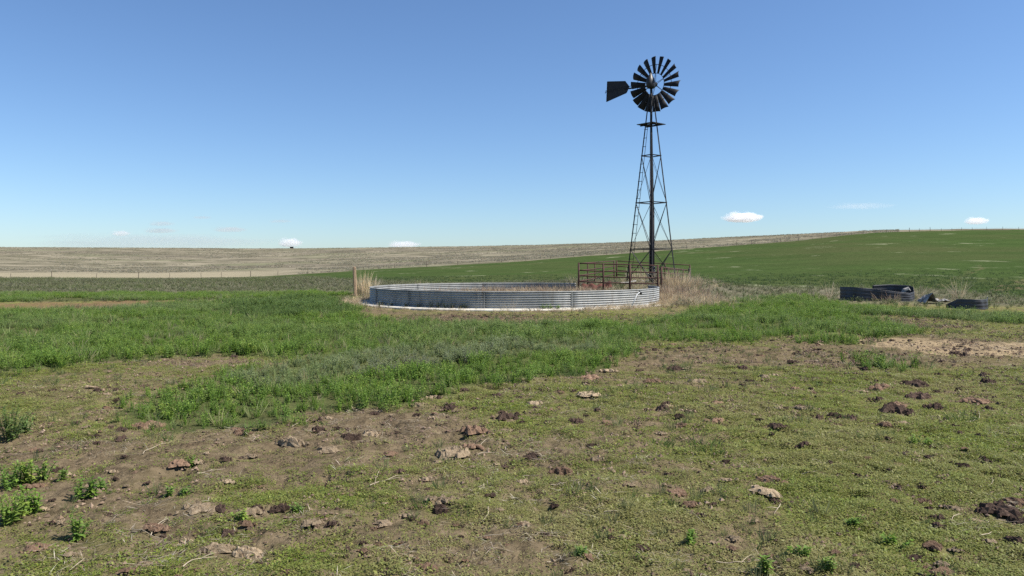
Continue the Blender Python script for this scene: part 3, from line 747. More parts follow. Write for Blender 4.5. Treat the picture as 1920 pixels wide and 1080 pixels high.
# ------------------------------------------------------------------ where the dung lies (photo x, y, width, kind)
DUNG = """98 733 16 D,172 728 16 P,170 710 14 R,142 796 14 D,285 801 45 R,230 826 22 D,183 831 14 D,358 710 15 P,457 813 40 R,547 835 56 P,597 805 25 D,602 787 12 D,630 807 16 D,
870 735 14 D,933 743 20 D,973 735 16 R,1000 760 25 P,783 762 30 P,812 747 25 P,840 767 28 D,702 778 16 D,950 789 34 D,1007 800 10 D,1027 795 12 P,1080 793 24 D,888 815 36 R,905 803 14 D,950 810 18 P,
660 825 34 D,697 817 28 P,647 806 16 D,745 813 9 D,888 840 36 R,853 852 54 P,1000 857 22 D,1107 713 28 R,1140 677 30 R,1140 697 28 P,1052 737 14 R,1107 746 38 P,1223 717 28 R,1200 655 14 R,1262 647 16 R,
1267 693 24 D,1198 698 16 D,1240 770 38 D,1270 785 20 D,1270 800 24 R,1195 807 12 D,1140 798 14 R,1240 815 20 P,1487 679 18 D,1560 684 8 D,1427 668 18 R,1310 717 30 P,1413 717 14 D,1453 706 18 P,1432 711 18 P,
1352 712 10 D,1393 692 18 D,1363 698 14 R,1490 732 20 R,1525 738 14 R,1600 713 12 D,1623 695 20 D,1720 723 38 D,1723 747 46 D,1685 760 28 R,1680 773 48 D,1642 751 20 D,1750 767 30 D,1650 730 30 R,1843 707 28 D,
1853 720 32 D,1827 753 40 R,1915 723 12 D,1343 758 26 R,1295 775 20 D,1333 793 36 R,1423 790 14 D,1455 803 24 D,1500 767 22 P,1537 783 26 D,1563 785 22 D,1597 788 26 D,1567 800 20 R,1660 803 24 R,1687 797 24 P,
60 847 20 R,77 848 16 D,210 887 18 P,60 915 36 R,82 960 20 P,63 1032 42 R,128 1043 24 P,277 915 12 D,333 872 30 R,375 957 54 P,417 957 24 D,470 963 40 P,523 958 38 D,463 987 28 R,587 983 32 P,293 992 44 R,
408 1035 52 P,467 1043 56 P,273 1063 26 P,240 1073 26 R,467 855 30 P,610 847 40 P,387 852 12 P,428 906 20 P,113 982 14 P,490 915 14 R,800 902 28 P,805 940 22 P,833 942 34 P,827 959 28 D,937 959 16 P,762 970 24 P,
717 985 30 P,797 985 24 R,853 983 16 R,803 1068 32 R,947 878 16 D,995 860 20 D,885 878 12 P,1050 888 38 R,1267 927 34 R,1213 933 16 P,1102 865 10 D,730 853 30 R,683 1040 18 R,1203 1048 12 P,1170 1010 18 P,
1443 903 42 R,1435 925 44 P,1327 921 24 P,1293 950 30 R,1305 887 14 D,1558 870 14 D,1802 876 20 D,1677 942 18 R,1793 957 30 P,1760 990 24 D,1873 963 56 D,1903 948 40 R,1907 982 40 D,1853 1018 22 P,1900 1018 30 D,
1753 1027 36 R,1780 1017 24 P,1710 1052 34 D,1737 1070 30 R,1770 1063 26 P,1763 1077 40 R,1830 980 20 P,1375 1012 24 P,1337 950 16 D,1287 1073 14 P"""
DUNG_AT = []
for q in DUNG.replace('\n', '').split(','):
    a = q.split(); X, Y = at_px(float(a[0]), float(a[1])); DUNG_AT.append((X, Y, float(a[2]) / F * Y / 2 * 1.38, float(a[2]), a[3]))
_r = random.Random(77)
while len(DUNG_AT) < 285:                    # the many lesser pieces between the large ones
    qx, qy = _r.uniform(10, 1910), 660 + 415 * _r.random() ** 1.35; X, Y = at_px(qx, qy)
    if fbm(np.array([X]), np.array([Y]), 1.4, 47)[0] < -.05 + (.2 if qx < 600 else -.1): continue
    if any(m[0] for m in lush_mask(np.array([X]), np.array([Y]))): continue
    w = _r.uniform(9, 20) * (.75 + .5 * (qy - 640) / 440); DUNG_AT.append((X, Y, w / F * Y / 2 * 1.4, w, _r.choice('PRDDD' if qx > 1000 else 'PPRDD')))
def off_dung(X, Y, k=1.05):
    ok = np.ones(len(X), bool)
    for x, y, rad, w, t in DUNG_AT: ok &= (X - x) ** 2 + (Y - y) ** 2 > (rad * k) ** 2
    return ok

# ------------------------------------------------------------------ plants: prototypes
def leaf(mb, base, d, up, length, width, droop, sh, nseg=2, fold=.0):
    d = d.normalized(); s = d.cross(up)
    if s.length < 1e-3: s = Vector((1, 0, 0))
    s.normalize(); vs = []; p = Vector(base); dd = d.copy()
    prof = [.35, 1.0, .0] if nseg == 2 else [.25, .9, .85, 0]
    for i in range(nseg + 1):
        w = width * prof[i] / 2
        if i == nseg: vs.append(p.copy())
        else: vs += [p - s * w, p + s * w]
        dd = (dd + Vector((0, 0, -droop))).normalized(); p = p + dd * (length / nseg)
    fs = [(2 * i, 2 * i + 1, 2 * i + 3, 2 * i + 2) for i in range(nseg - 1)] + [(2 * (nseg - 1), 2 * (nseg - 1) + 1, 2 * nseg)]
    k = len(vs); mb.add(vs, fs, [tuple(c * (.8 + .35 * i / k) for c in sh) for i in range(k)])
def rsh(rs, a=.75, b=1.2, h=.12):
    v = rs.uniform(a, b); return (v * rs.uniform(1 - h, 1 + h), v, v * rs.uniform(1 - h, 1 + h))
def weed_mesh(seed, h=.22, spread=.11, stems=7, leaves=11, ll=.052, lw=.017, mat=None, flower=False):
    rs = random.Random(seed); mb = MB()
    for s in range(stems):
        a = rs.uniform(0, 6.283); t = rs.uniform(.1, 1) * spread; hh = h * rs.uniform(.6, 1.1)
        base = Vector((math.cos(a) * t * .35, math.sin(a) * t * .35, -.01)); tip = Vector((math.cos(a) * t * 1.3, math.sin(a) * t * 1.3, hh))
        mb.tube([base, base.lerp(tip, .5) + Vector((0, 0, .02)), tip], [.003, .0038, .0015], 3, False, [(.8, .85, .7)] * 9)
        for k in range(leaves):
            f = (k + rs.random()) / leaves; f = .15 + .85 * f; p = base.lerp(tip, f); b = k * 2.4 + rs.uniform(-.5, .5)
            el = rs.uniform(-.1, .6) + (.25 if f > .85 else 0)
            d = Vector((math.cos(b) * math.cos(el), math.sin(b) * math.cos(el), math.sin(el)))
            L = ll * rs.uniform(.6, 1.2) * (1.15 - .5 * f)
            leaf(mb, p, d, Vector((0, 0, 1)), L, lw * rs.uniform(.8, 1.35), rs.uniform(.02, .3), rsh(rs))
        if flower:
            for k in range(5):
                b = rs.uniform(0, 6.28); leaf(mb, tip + Vector((rs.uniform(-.01, .01), rs.uniform(-.01, .01), 0)), Vector((math.cos(b), math.sin(b), .8)), Vector((0, 0, 1)), .016, .010, .1, (1.5, 1.25, 1.9))
    return mb.mesh('weed', mat)
def tuft_mesh(seed, h=.16, n=34, r=.04, w=.005, bend=.5, mat=None, lean=.5, hmin=.45, seg=3):
    rs = random.Random(seed); mb = MB()
    for k in range(n):
        a = rs.uniform(0, 6.283); q = r * math.sqrt(rs.random()); L = h * rs.uniform(hmin, 1.1)
        p = Vector((math.cos(a) * q, math.sin(a) * q, -.01)); b = a + rs.uniform(-1, 1)
        d = Vector((math.cos(b) * lean * rs.random(), math.sin(b) * lean * rs.random(), 1)).normalized()
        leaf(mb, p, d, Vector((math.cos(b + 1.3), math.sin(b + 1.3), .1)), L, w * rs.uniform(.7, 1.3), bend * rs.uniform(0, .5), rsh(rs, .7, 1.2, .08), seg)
    return mb.mesh('tuft', mat)
def cover_mesh(seed, r=.06, n=30, ll=.014, lw=.008, hh=.014, mat=None):
    rs = random.Random(seed); mb = MB()
    for k in range(n):
        a = rs.uniform(0, 6.283); q = r * math.sqrt(rs.random()); b = rs.uniform(0, 6.283); el = rs.uniform(-.1, .9)
        p = Vector((math.cos(a) * q, math.sin(a) * q, rs.uniform(0, hh)))
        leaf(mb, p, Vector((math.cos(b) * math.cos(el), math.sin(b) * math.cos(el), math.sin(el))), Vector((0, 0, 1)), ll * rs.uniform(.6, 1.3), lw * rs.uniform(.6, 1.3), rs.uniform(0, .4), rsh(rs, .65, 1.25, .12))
    return mb.mesh('cover', mat)
def straw_mesh(seed, mat, n=9):
    rs = random.Random(seed); mb = MB()
    for k in range(n):
        a = rs.uniform(0, 6.283); p = Vector((rs.gauss(0, .04), rs.gauss(0, .04), rs.uniform(.002, .02))); L = rs.uniform(.03, .12)
        leaf(mb, p, Vector((math.cos(a), math.sin(a), rs.uniform(-.05, .25))), Vector((0, 0, 1)), L, rs.uniform(.002, .005), .03, rsh(rs, .6, 1.2, .06))
    return mb.mesh('straw', mat)
def crumb_mesh(seed, mat, n=7):
    """a few crumbs of soil and dung"""
    rs = random.Random(seed); mb = MB()
    for k in range(n):
        c = Vector((rs.gauss(0, .05), rs.gauss(0, .05), 0)); s = rs.uniform(.004, .013)
        vs = [c + Vector((rs.uniform(.6, 1.3) * x * s, rs.uniform(.6, 1.3) * y * s, rs.uniform(.5, 1.1) * z * s)) for x, y, z in ((1, 0, 0), (0, 1, 0), (-1, 0, 0), (0, -1, 0), (.1, .1, 1), (0, 0, -.6))]
        mb.add(vs, [(0, 1, 4), (1, 2, 4), (2, 3, 4), (3, 0, 4), (1, 0, 5), (2, 1, 5), (3, 2, 5), (0, 3, 5)], [rsh(rs, .6, 1.25, .05)] * 6)
    return mb.mesh('crumb', mat)

L_weed = leaf_mat('weed_leaf', [(.165, .275, .045), (.225, .350, .058), (.190, .295, .070), (.310, .405, .085)], .5, tintcol=(.30, .275, .235))
L_dkweed = leaf_mat('dark_weed_leaf', [(.130, .205, .055), (.155, .235, .062), (.185, .255, .080)], .45)
L_cover = leaf_mat('seedling_leaf', [(.180, .240, .036), (.245, .290, .052), (.215, .255, .062), (.330, .345, .095)], .45, tintcol=(.32, .285, .125))
L_grass = leaf_mat('grass_blade', [(.095, .145, .040), (.120, .175, .050), (.150, .190, .070)], .4, tintcol=(.30, .255, .15))
L_greyw = leaf_mat('grey_weed_leaf', [(.185, .195, .100), (.220, .220, .130), (.240, .225, .155), (.190, .210, .092)], .35, tintcol=(.145, .185, .058))
L_dry = leaf_mat('dry_blade', [(.58, .46, .275), (.68, .56, .37), (.52, .41, .26), (.62, .50, .30)], .35, .6)
L_dryb = leaf_mat('brown_dry_blade', [(.30, .215, .145), (.38, .28, .19), (.25, .18, .125), (.42, .32, .21)], .25, .7)
L_straw = leaf_mat('straw', [(.40, .34, .24), (.30, .24, .16), (.50, .44, .33)], .1, .7)
L_crumb = leaf_mat('crumb', [(.14, .095, .06), (.22, .155, .105), (.095, .062, .042), (.28, .20, .14)], 0.0, .95)

def coll(name, meshes):
    c = bpy.data.collections.new(name)
    for i, me in enumerate(meshes):
        o = bpy.data.objects.new('%s_%02d' % (name, i), me); c.objects.link(o)
    return c
def scatter(name, P, scale, cset, tint=None, tilt=.15, label=None, cat=None, nrm=None):
    """one object of many small plants instanced on given ground points"""
    n = len(P); me = bpy.data.meshes.new(name); me.vertices.add(n); me.vertices.foreach_set('co', np.asarray(P, np.float32).ravel())
    a = me.attributes.new('scl', 'FLOAT', 'POINT'); a.data.foreach_set('value', np.asarray(scale, np.float32))
    rot = np.stack([rng.normal(0, tilt, n), rng.normal(0, tilt, n), rng.uniform(0, 6.283, n)], 1)
    a = me.attributes.new('rot', 'FLOAT_VECTOR', 'POINT'); a.data.foreach_set('vector', rot.astype(np.float32).ravel())
    a = me.attributes.new('idx', 'INT', 'POINT'); a.data.foreach_set('value', rng.integers(0, len(cset.objects), n).astype(np.int32))
    a = me.attributes.new('tint', 'FLOAT', 'POINT'); a.data.foreach_set('value', np.asarray(tint if tint is not None else np.zeros(n), np.float32))
    o = bpy.data.objects.new(name, me); COL.objects.link(o)
    ng = bpy.data.node_groups.new(name, 'GeometryNodeTree'); ng.is_modifier = True
    ng.interface.new_socket('Geometry', in_out='INPUT', socket_type='NodeSocketGeometry'); ng.interface.new_socket('Geometry', in_out='OUTPUT', socket_type='NodeSocketGeometry')
    gi = ng.nodes.new('NodeGroupInput'); go = ng.nodes.new('NodeGroupOutput'); ip = ng.nodes.new('GeometryNodeInstanceOnPoints'); ci = ng.nodes.new('GeometryNodeCollectionInfo')
    ci.inputs['Collection'].default_value = cset; ci.inputs['Separate Children'].default_value = True; ci.inputs['Reset Children'].default_value = True
    def na(nm, t):
        q = ng.nodes.new('GeometryNodeInputNamedAttribute'); q.data_type = t; q.inputs['Name'].default_value = nm; return q.outputs['Attribute']
    ln = ng.links.new
    ln(gi.outputs[0], ip.inputs['Points']); ln(ci.outputs[0], ip.inputs['Instance']); ip.inputs['Pick Instance'].default_value = True
    ln(na('idx', 'INT'), ip.inputs['Instance Index']); ln(na('scl', 'FLOAT'), ip.inputs['Scale'])
    er = ng.nodes.new('FunctionNodeEulerToRotation'); ln(na('rot', 'FLOAT_VECTOR'), er.inputs[0]); ln(er.outputs[0], ip.inputs['Rotation'])
    ln(ip.outputs[0], go.inputs[0])
    md = o.modifiers.new('scatter', 'NODES'); md.node_group = ng
    return tag(o, label, cat, kind='stuff')
def cand(n, y0, y1, half=.72, power=1.0):
    """random ground points in a wedge before the camera, even per area"""
    Y = np.sqrt(rng.uniform(y0 * y0, y1 * y1, n)); X = rng.uniform(-half, half, n) * Y
    return X, Y
def pts3(X, Y): return np.stack([X, Y, ground_z(X, Y)], 1)
def outside_tank(X, Y, m=.5): return (X - TCX) ** 2 + (Y - TCY) ** 2 > (TR + m) ** 2

# tall green weeds
C_weed = coll('weed_set', [weed_mesh(i, h=.20 + .02 * (i % 3), mat=L_weed) for i in range(6)])
C_flow = coll('flower_set', [weed_mesh(20 + i, h=.22, stems=8, leaves=9, mat=L_weed, flower=True) for i in range(4)])
C_dkw = coll('darkweed_set', [weed_mesh(40 + i, h=.30, spread=.16, stems=8, leaves=14, ll=.075, lw=.022, mat=L_dkweed) for i in range(4)])
X, Y = cand(103000, 6.5, 41, .91)
A, B, S, M2 = lush_mask(X + rng.normal(0, .16, len(X)), Y + rng.normal(0, .22, len(X)))
px, py = to_px(X, Y)
pn = fbm(X, Y, 2.2, 70); pn2 = fbm(X, Y, .8, 71)
keepB = (B | M2) & (pn * .7 + pn2 * .5 > -.33 + .25 * sstep(300, 900, px) * sstep(612, 640, py) * (px < 700))
keep = (A & (pn2 + .5 * noise(X, Y, .3, 73) > -.55 + rng.normal(0, .15, len(X)))) | keepB | (S & (pn > -.15))
keep &= outside_tank(X, Y, 1.3) & (rng.random(len(X)) < np.where(A, 1.0, .85))
X, Y, px, py, A = X[keep], Y[keep], px[keep], py[keep], A[keep]
pn = fbm(X, Y, 1.7, 72)
pur = in_poly(px, py, [(420, 715), (520, 682), (700, 660), (900, 642), (1110, 642), (1120, 660), (960, 672), (820, 690), (640, 712), (500, 740)])
purt = np.clip(np.where(pur, .45, .05) + .4 * pn, 0, .75)
far_tint = np.clip(.32 * sstep(690, 600, py) * np.clip(.25 + 1.3 * fbm(X, Y, 4.5, 81), 0, 1), 0, .6)
dark = (rng.random(len(X)) < .8) & in_poly(px + 50 * fbm(X, Y, 1.5, 79), py + 9 * fbm(X, Y, 1.5, 80), [(415, 592), (440, 572), (520, 562), (640, 562), (660, 585), (560, 597)])
isf = pur & (rng.random(len(X)) < .55)
sc = np.where(A, .60, .70) * rng.uniform(.65, 1.2, len(X)) * (1 + .40 * pn + .38 * noise(X, Y, .45, 74))
edge = np.clip(sc, .35, 1.6)
m = ~isf & ~dark
scatter('tall_green_weeds', pts3(X, Y)[m], edge[m], C_weed, np.where(pur, purt, far_tint)[m], label='lush knee-low green weeds growing in broad patches before the tank', cat='weeds')
scatter('flowering_weeds', pts3(X, Y)[isf], edge[isf] * .95, C_flow, purt[isf] * .7, label='greyish lilac flowering weeds across the middle of the near green patch', cat='weeds')
scatter('dark_green_weeds', pts3(X, Y)[dark], edge[dark] * 1.15, C_dkw, None, label='taller dark green leafy weeds in a clump short of the lone post', cat='weeds')

# grasses and dead stems mixed into the weeds
L_mix = leaf_mat('mixed_grass_blade', [(.19, .26, .08), (.25, .31, .10), (.32, .34, .14)], .45, tintcol=(.46, .38, .22))
C_mix = coll('mixgrass_set', [tuft_mesh(230 + i, h=.26, n=20, r=.07, w=.006, bend=.6, mat=L_mix, lean=.8) for i in range(4)])
k = rng.random(len(X)) < .11 * np.clip(1 + 1.5 * fbm(X, Y, 3, 78), .1, 3); gx, gy = X[k] + rng.normal(0, .1, k.sum()), Y[k] + rng.normal(0, .1, k.sum())
scatter('mixed_grass', pts3(gx, gy), rng.uniform(.45, 1.15, len(gx)) * np.where(A[k], .75, 1), C_mix, (rng.random(len(gx)) < .22) * rng.uniform(.5, 1, len(gx)), .2, label='grass blades and pale dead stems mixed through the green weeds', cat='grass')

# seedlings on the trampled ground
C_cov = coll('cover_set', [cover_mesh(60 + i, mat=L_cover) for i in range(6)])
def seedlings(n, y0, y1, scale, pw):
    X, Y = cand(int(n * 1.33), y0, y1, .97); A, B, S, M2 = lush_mask(X, Y); px, py = to_px(X, Y)
    f = fbm(X, Y, 2.6, 40); g = fbm(X, Y, .55, 41)
    p = np.clip(.52 + 1.15 * f + .85 * g, .08, 1) * pw
    tan = in_poly(px, py, TAN); p = np.where(tan, p * .12, p); p *= 1 - .72 * bareness(X, Y)
    k = (rng.random(len(X)) < p) & ~(A | B | S) & off_dung(X, Y); X, Y = X[k], Y[k]
    return X, Y, scale * rng.uniform(.5, 1.3, len(X)) * np.where(rng.random(len(X)) < .08, 1.6, 1.0), np.clip(.22 - .9 * fbm(X, Y, 1.4, 44) + rng.normal(0, .15, len(X)), 0, .9)
parts = [seedlings(42000, 3.2, 6.5, .9, 1), seedlings(64000, 6.5, 12, 1.1, 1), seedlings(46000, 12, 24, 1.6, .8)]
X = np.concatenate([q[0] for q in parts]); Y = np.concatenate([q[1] for q in parts]); s = np.concatenate([q[2] for q in parts]); t = np.concatenate([q[3] for q in parts])
scatter('ground_cover', pts3(X, Y), s, C_cov, t, .1, label='thin mat of tiny green seedlings over the trampled ground', cat='ground cover')
# short grass tufts
C_gr = coll('grass_set', [tuft_mesh(80 + i, h=.10 + .02 * i, n=26, mat=L_grass) for i in range(4)])
X, Y = cand(7000, 3.3, 26, .95); A, B, S, M2 = lush_mask(X, Y); f = fbm(X, Y, 1.3, 42)
k = (f > .12) & ~in_poly(*to_px(X, Y), TAN); X, Y = X[k], Y[k]
scatter('grass_tufts', pts3(X, Y), rng.uniform(.3, .95, len(X)), C_gr, rng.uniform(0, .5, len(X)), label='scattered short grass tufts among the seedlings', cat='grass')
# straw litter and crumbs
C_st = coll('straw_set', [straw_mesh(100 + i, L_straw) for i in range(5)])
X, Y = cand(26000, 3.2, 22, .95); f = fbm(X, Y, 1.1, 43); A, B, S, M2 = lush_mask(X, Y); k = (f > -.05) & ~(A | B); X, Y = X[k], Y[k]
scatter('straw_litter', pts3(X, Y), rng.uniform(.4, 1.1, len(X)), C_st, None, .1, label='bleached bits of straw littering the bare ground', cat='straw')
C_cr = coll('crumb_set', [crumb_mesh(120 + i, L_crumb) for i in range(6)])
X, Y = cand(20000, 3.2, 24, .95); f = fbm(X, Y, .9, 45); A, B, S, M2 = lush_mask(X, Y); k = (f > -.12) & ~(A | B); X, Y = X[k], Y[k]
scatter('soil_crumbs', pts3(X, Y), rng.uniform(.5, 1.6, len(X)) * (1 + .04 * Y), C_cr, None, .1, label='small crumbs of soil and dung strewn over the ground', cat='crumbs')
# grey weeds on the flat behind
C_gw = coll('greyweed_set', [weed_mesh(140 + i, h=.16, spread=.13, stems=6, leaves=8, ll=.06, lw=.018, mat=L_greyw) for i in range(4)])
X, Y = cand(50000, 27, 110, .88); px, py = to_px(X, Y, land_z(X, Y)); A, B, S, M2 = lush_mask(X, Y)
lim = np.interp(px, [400, 560, 640, 700, 900, 1100, 1300, 1600, 1760, 1920], [110, 110, 84, 72, 60, 54, 41, 41, 40, 34])
k = (Y < lim) & ~(A | B | S) & outside_tank(X, Y, .6) & (rng.random(len(X)) < np.clip(45.0 / Y, .3, 1)); X, Y = X[k], Y[k]
red = in_poly(*to_px(X, Y), [(-300, 568), (215, 567), (330, 562), (330, 572), (60, 581), (-300, 582)])
X, Y = X[~red], Y[~red]
scatter('grey_weeds', pts3(X, Y), rng.uniform(.5, 1.25, len(X)) * (.9 + .008 * Y), C_gw, np.clip(.3 + fbm(X, Y, 6, 75), 0, 1), label='low grey-green weeds covering the flat behind the green band', cat='weeds')
# field grass on the near green slope
L_field = leaf_mat('field_blade', [(.085, .125, .040), (.105, .150, .050), (.125, .160, .062)], .4)
C_fg = coll('fieldgrass_set', [tuft_mesh(160 + i, h=.16, n=22, r=.10, w=.012, mat=L_field, lean=.7) for i in range(4)])
X, Y = cand(37000, 32, 90, .9); px, py = to_px(X, Y, land_z(X, Y))
lim = np.interp(px, [400, 560, 640, 700, 900, 1100, 1300, 1600, 1760, 1920], [210, 120, 84, 72, 60, 54, 41, 41, 40, 34])
k = (Y > lim) & (fbm(X, Y, 5, 77) > -.3) & (rng.random(len(X)) < .8 * (1 - sstep(2, 38, Y - lim))); X, Y = X[k], Y[k]
scatter('field_grass', pts3(X, Y), rng.uniform(.5, 1.2, len(X)), C_fg, np.zeros(len(X)), label='short green field grass on the slope behind the corral', cat='grass')

# bunchgrass on the dry pasture beyond the fence
L_bunch = leaf_mat('bunchgrass_blade', [(.28, .25, .165), (.40, .35, .25), (.22, .20, .135), (.48, .43, .31), (.25, .25, .145)], .4)
C_bu = coll('bunch_set', [tuft_mesh(260 + i, h=.42, n=26, r=.34, w=.05, bend=.6, mat=L_bunch, lean=1.0) for i in range(4)])
Y = np.exp(rng.uniform(math.log(175), math.log(830), 60000)); X = rng.uniform(-.75, .5, 60000) * Y; px = HX + F * X / Y
k = (Y > lcol(1, px) * 1.03) & (Y < lcol(4, px) * 1.03) & (fbm(X, Y, 30, 85) + .5 * fbm(X, Y, 9, 86) > -.02) & ~((Y < lcol(1, px) * 1.32) & (px < 560)); X, Y = X[k], Y[k]
scatter('pasture_bunchgrass', pts3(X, Y), rng.uniform(.5, 1.5, len(X)), C_bu, None, label='dry bunchgrass dotting the pale pasture beyond the wire fence', cat='grass')

# dry grass round and in the tank
C_db = coll('drygrass_set', [tuft_mesh(180 + i, h=.30, n=30, r=.09, w=.007, bend=.9, mat=(L_dryb if i % 3 == 1 else L_dry), lean=1.1, hmin=.3) for i in range(6)])
an = rng.uniform(R(175), R(378), 1500); rr = TR + .25 + np.abs(rng.normal(0, .42, 1500)); rr = rr + .25 * (np.degrees(an) > 200) * (np.degrees(an) < 290); X = TCX + rr * np.cos(an); Y = TCY + rr * np.sin(an)
k = rng.random(1500) < np.interp(np.degrees(an), [175, 200, 225, 262, 290, 378], [1, .7, .18, .2, .9, 1]); X, Y = X[k], Y[k]
k = (np.hypot(X - TCX, Y - TCY) > TR + .62) | (X > 2.5) ; X, Y = X[k], Y[k]
X2 = rng.normal(7.1, .7, 650); Y2 = rng.normal(32.6, 2.2, 650); k = outside_tank(X2, Y2, .15); X2, Y2 = X2[k], Y2[k]
X3 = rng.uniform(2.5, 12, 500); Y3 = rng.uniform(36.8, 52, 500); k = np.abs(X3 - (3.15 + (Y3 - 36.5) * .3 + 3)) < 4.2; X3, Y3 = X3[k], Y3[k]
X4 = rng.normal(-5.9, .55, 220); Y4 = rng.normal(32.5, 2.6, 220); k = outside_tank(X4, Y4, .2); X4, Y4 = X4[k], Y4[k]
X6 = np.concatenate([rng.normal(12.6, 1.6, 40), rng.normal(17, 1.5, 90)]); Y6 = np.concatenate([rng.normal(33.2, .7, 40), rng.normal(31, 1.0, 90)])
ta = rng.uniform(0, 6.283, 1500); tr = TR * .97 * np.sqrt(rng.random(1500)); X5 = TCX + tr * np.cos(ta); Y5 = TCY + tr * np.sin(ta)
Xa = np.concatenate([X, X2, X3, X4, X6]); Ya = np.concatenate([Y, Y2, Y3, Y4, Y6])
sa = np.concatenate([rng.uniform(.35, .75, len(X)), rng.uniform(.7, 1.4, len(X2)), rng.uniform(.6, 1.3, len(X3)), rng.uniform(.6, 1.2, len(X4)), rng.uniform(.4, .9, len(X6))])
scatter('dry_grass', pts3(Xa, Ya), sa, C_db, None, .3, label='tangled blond and brown dry grass around tank, corral and scrap', cat='dry grass')
P5 = pts3(X5, Y5); P5[:, 2] += .02
scatter('tank_weeds', P5, rng.uniform(.9, 1.7, len(X5)), coll('tankweed_set', [tuft_mesh(200 + i, h=.26, n=34, r=.10, w=.008, bend=.9, mat=(L_dry if i == 2 else L_dryb), lean=1.2, hmin=.3) for i in range(4)]), None, .3, label='brown dry weeds filling the inside of the tank', cat='dry weeds')

# ------------------------------------------------------------------ single tall dry clumps
def dry_clump(px, d, h, n, r, label, lean=.6, mat=None, seed=0, w=.013, name='dry_grass_clump'):
    X = sx(px, d); me = tuft_mesh(300 + seed, h=h, n=n, r=r, w=w, bend=.35, mat=mat or L_dry, lean=lean, hmin=.35, seg=3)
    me.name = name; o = bpy.data.objects.new(name, me); o.location = (X, d, gz(X, d)); COL.objects.link(o); return tag(o, label, 'dry grass', 'tall dry grass clumps')
dry_clump(680, 37.2, 1.25, 170, .30, 'tall blond dry grass clump growing against the lone tan post', .35, seed=1)
dry_clump(692, 37.0, 1.0, 160, .40, 'blond dry grass clump between the lone post and the end of the tank', .45, seed=2)
dry_clump(786, 39.0, .85, 70, .16, 'spreading blond dry weed behind the tank wall', 1.5, seed=3, w=.012)
dry_clump(1078, 38.4, 1.0, 90, .35, 'thin greenish blond grass beside the first corral upright', .5, seed=4, w=.007)
dry_clump(1252, 37.6, 1.15, 260, .55, 'dense blond grass heap leaning on the corral upright at the tank end', .6, seed=5)
dry_clump(1272, 37.0, 1.0, 300, .60, 'broad blond grass heap between the corral and the tank end', .7, seed=6)
dry_clump(1292, 38.5, .8, 220, .60, 'blond grass heap below the short wooden corner post', .8, seed=7)
dry_clump(1258, 33.0, .75, 200, .50, 'brownish dry grass heap lying against the rounded tank end', .9, L_dryb, seed=8)
dry_clump(1302, 33.5, .55, 200, .65, 'low brown dry grass heap trailing away from the tank end', 1.1, L_dryb, seed=9)
dry_clump(1204, 40.5, 1.15, 60, .25, 'thin pale grass stalks at the foot of the windmill', .35, seed=10, w=.008)
dry_clump(1196, 47.5, .95, 200, .7, 'yellow dry grass clump inside the far corral panel', .6, seed=11)
dry_clump(1185, 26.1, .65, 40, .25, 'sparse pale dry stalks in front of the white fill pipe', 1.0, seed=12, w=.006)
dry_clump(1798, 33.5, .95, 60, .14, 'yellowish dry thistle standing behind the low curved scrap wall', 1.1, seed=13, w=.011)
dry_clump(1720, 32.6, .75, 60, .2, 'pale dry weed at the curled end of the bent tank wall', 1.0, seed=14)
dry_clump(1556, 33.0, .8, 26, .12, 'few thin dry stalks near the bent tank wall', .5, seed=15, w=.007)
dry_clump(1660, 30.4, .5, 80, .5, 'grey dry weeds in front of the bent tank wall', 1.2, L_dryb, seed=16)
dry_clump(958, 25.7, .55, 22, .25, 'few pale dry stems leaning on the front of the tank wall', .9, seed=17, w=.006)

# ------------------------------------------------------------------ single weeds on the near ground
def single_weed(px, py, h, spread, stems, seed, label, mat=L_weed, grassy=False, ll=.06):
    X, Y = at_px(px, py)
    if grassy: me = tuft_mesh(500 + seed, h=h, n=stems * 16, r=spread, w=.006, bend=.6, mat=mat, lean=.8, seg=3)
    else: me = weed_mesh(500 + seed, h=h, spread=spread, stems=stems, leaves=15, ll=ll, lw=.016, mat=mat)
    me.name = 'weed_plant'; o = bpy.data.objects.new('weed_plant', me); o.location = (X, Y, gz(X, Y)); o.rotation_euler = (0, 0, seed); COL.objects.link(o)
    return tag(o, label, 'weed', ('dark ' if mat == L_dkweed else '') + ('grass tufts' if grassy else 'small low weeds' if label.startswith('small low') else 'leafy weeds in the cluster' if 'cluster' in label else 'single weeds') + ' on the near ground')
LB = 'bright green leafy weed standing alone among dung and straw'
for i, (x, y, h, s, n) in enumerate([(14, 918, .16, .09, 9), (36, 905, .18, .09, 10), (60, 903, .19, .10, 10), (80, 898, .15, .07, 7), (12, 985, .17, .08, 8), (32, 975, .18, .08, 9), (52, 960, .14, .07, 7), (66, 962, .15, .06, 7),
                                     (117, 900, .10, .05, 5), (150, 938, .15, .07, 8), (168, 934, .13, .06, 7), (143, 1012, .15, .07, 7), (190, 915, .07, .05, 4)]):
    single_weed(x, y, h, s, n, i, 'bright green leafy weed in the loose cluster around the reddish cow pats', ll=.05)
single_weed(18, 822, .30, .16, 26, 30, 'dark green bushy tuft standing apart on bare ground', L_dkweed)
single_weed(48, 812, .16, .10, 9, 31, 'small dark green weed beside the dark bushy tuft', L_dkweed)
single_weed(1435, 1078, .11, .04, 6, 32, 'small upright pale green rosette beside a long bleached stalk', L_weed, ll=.05)
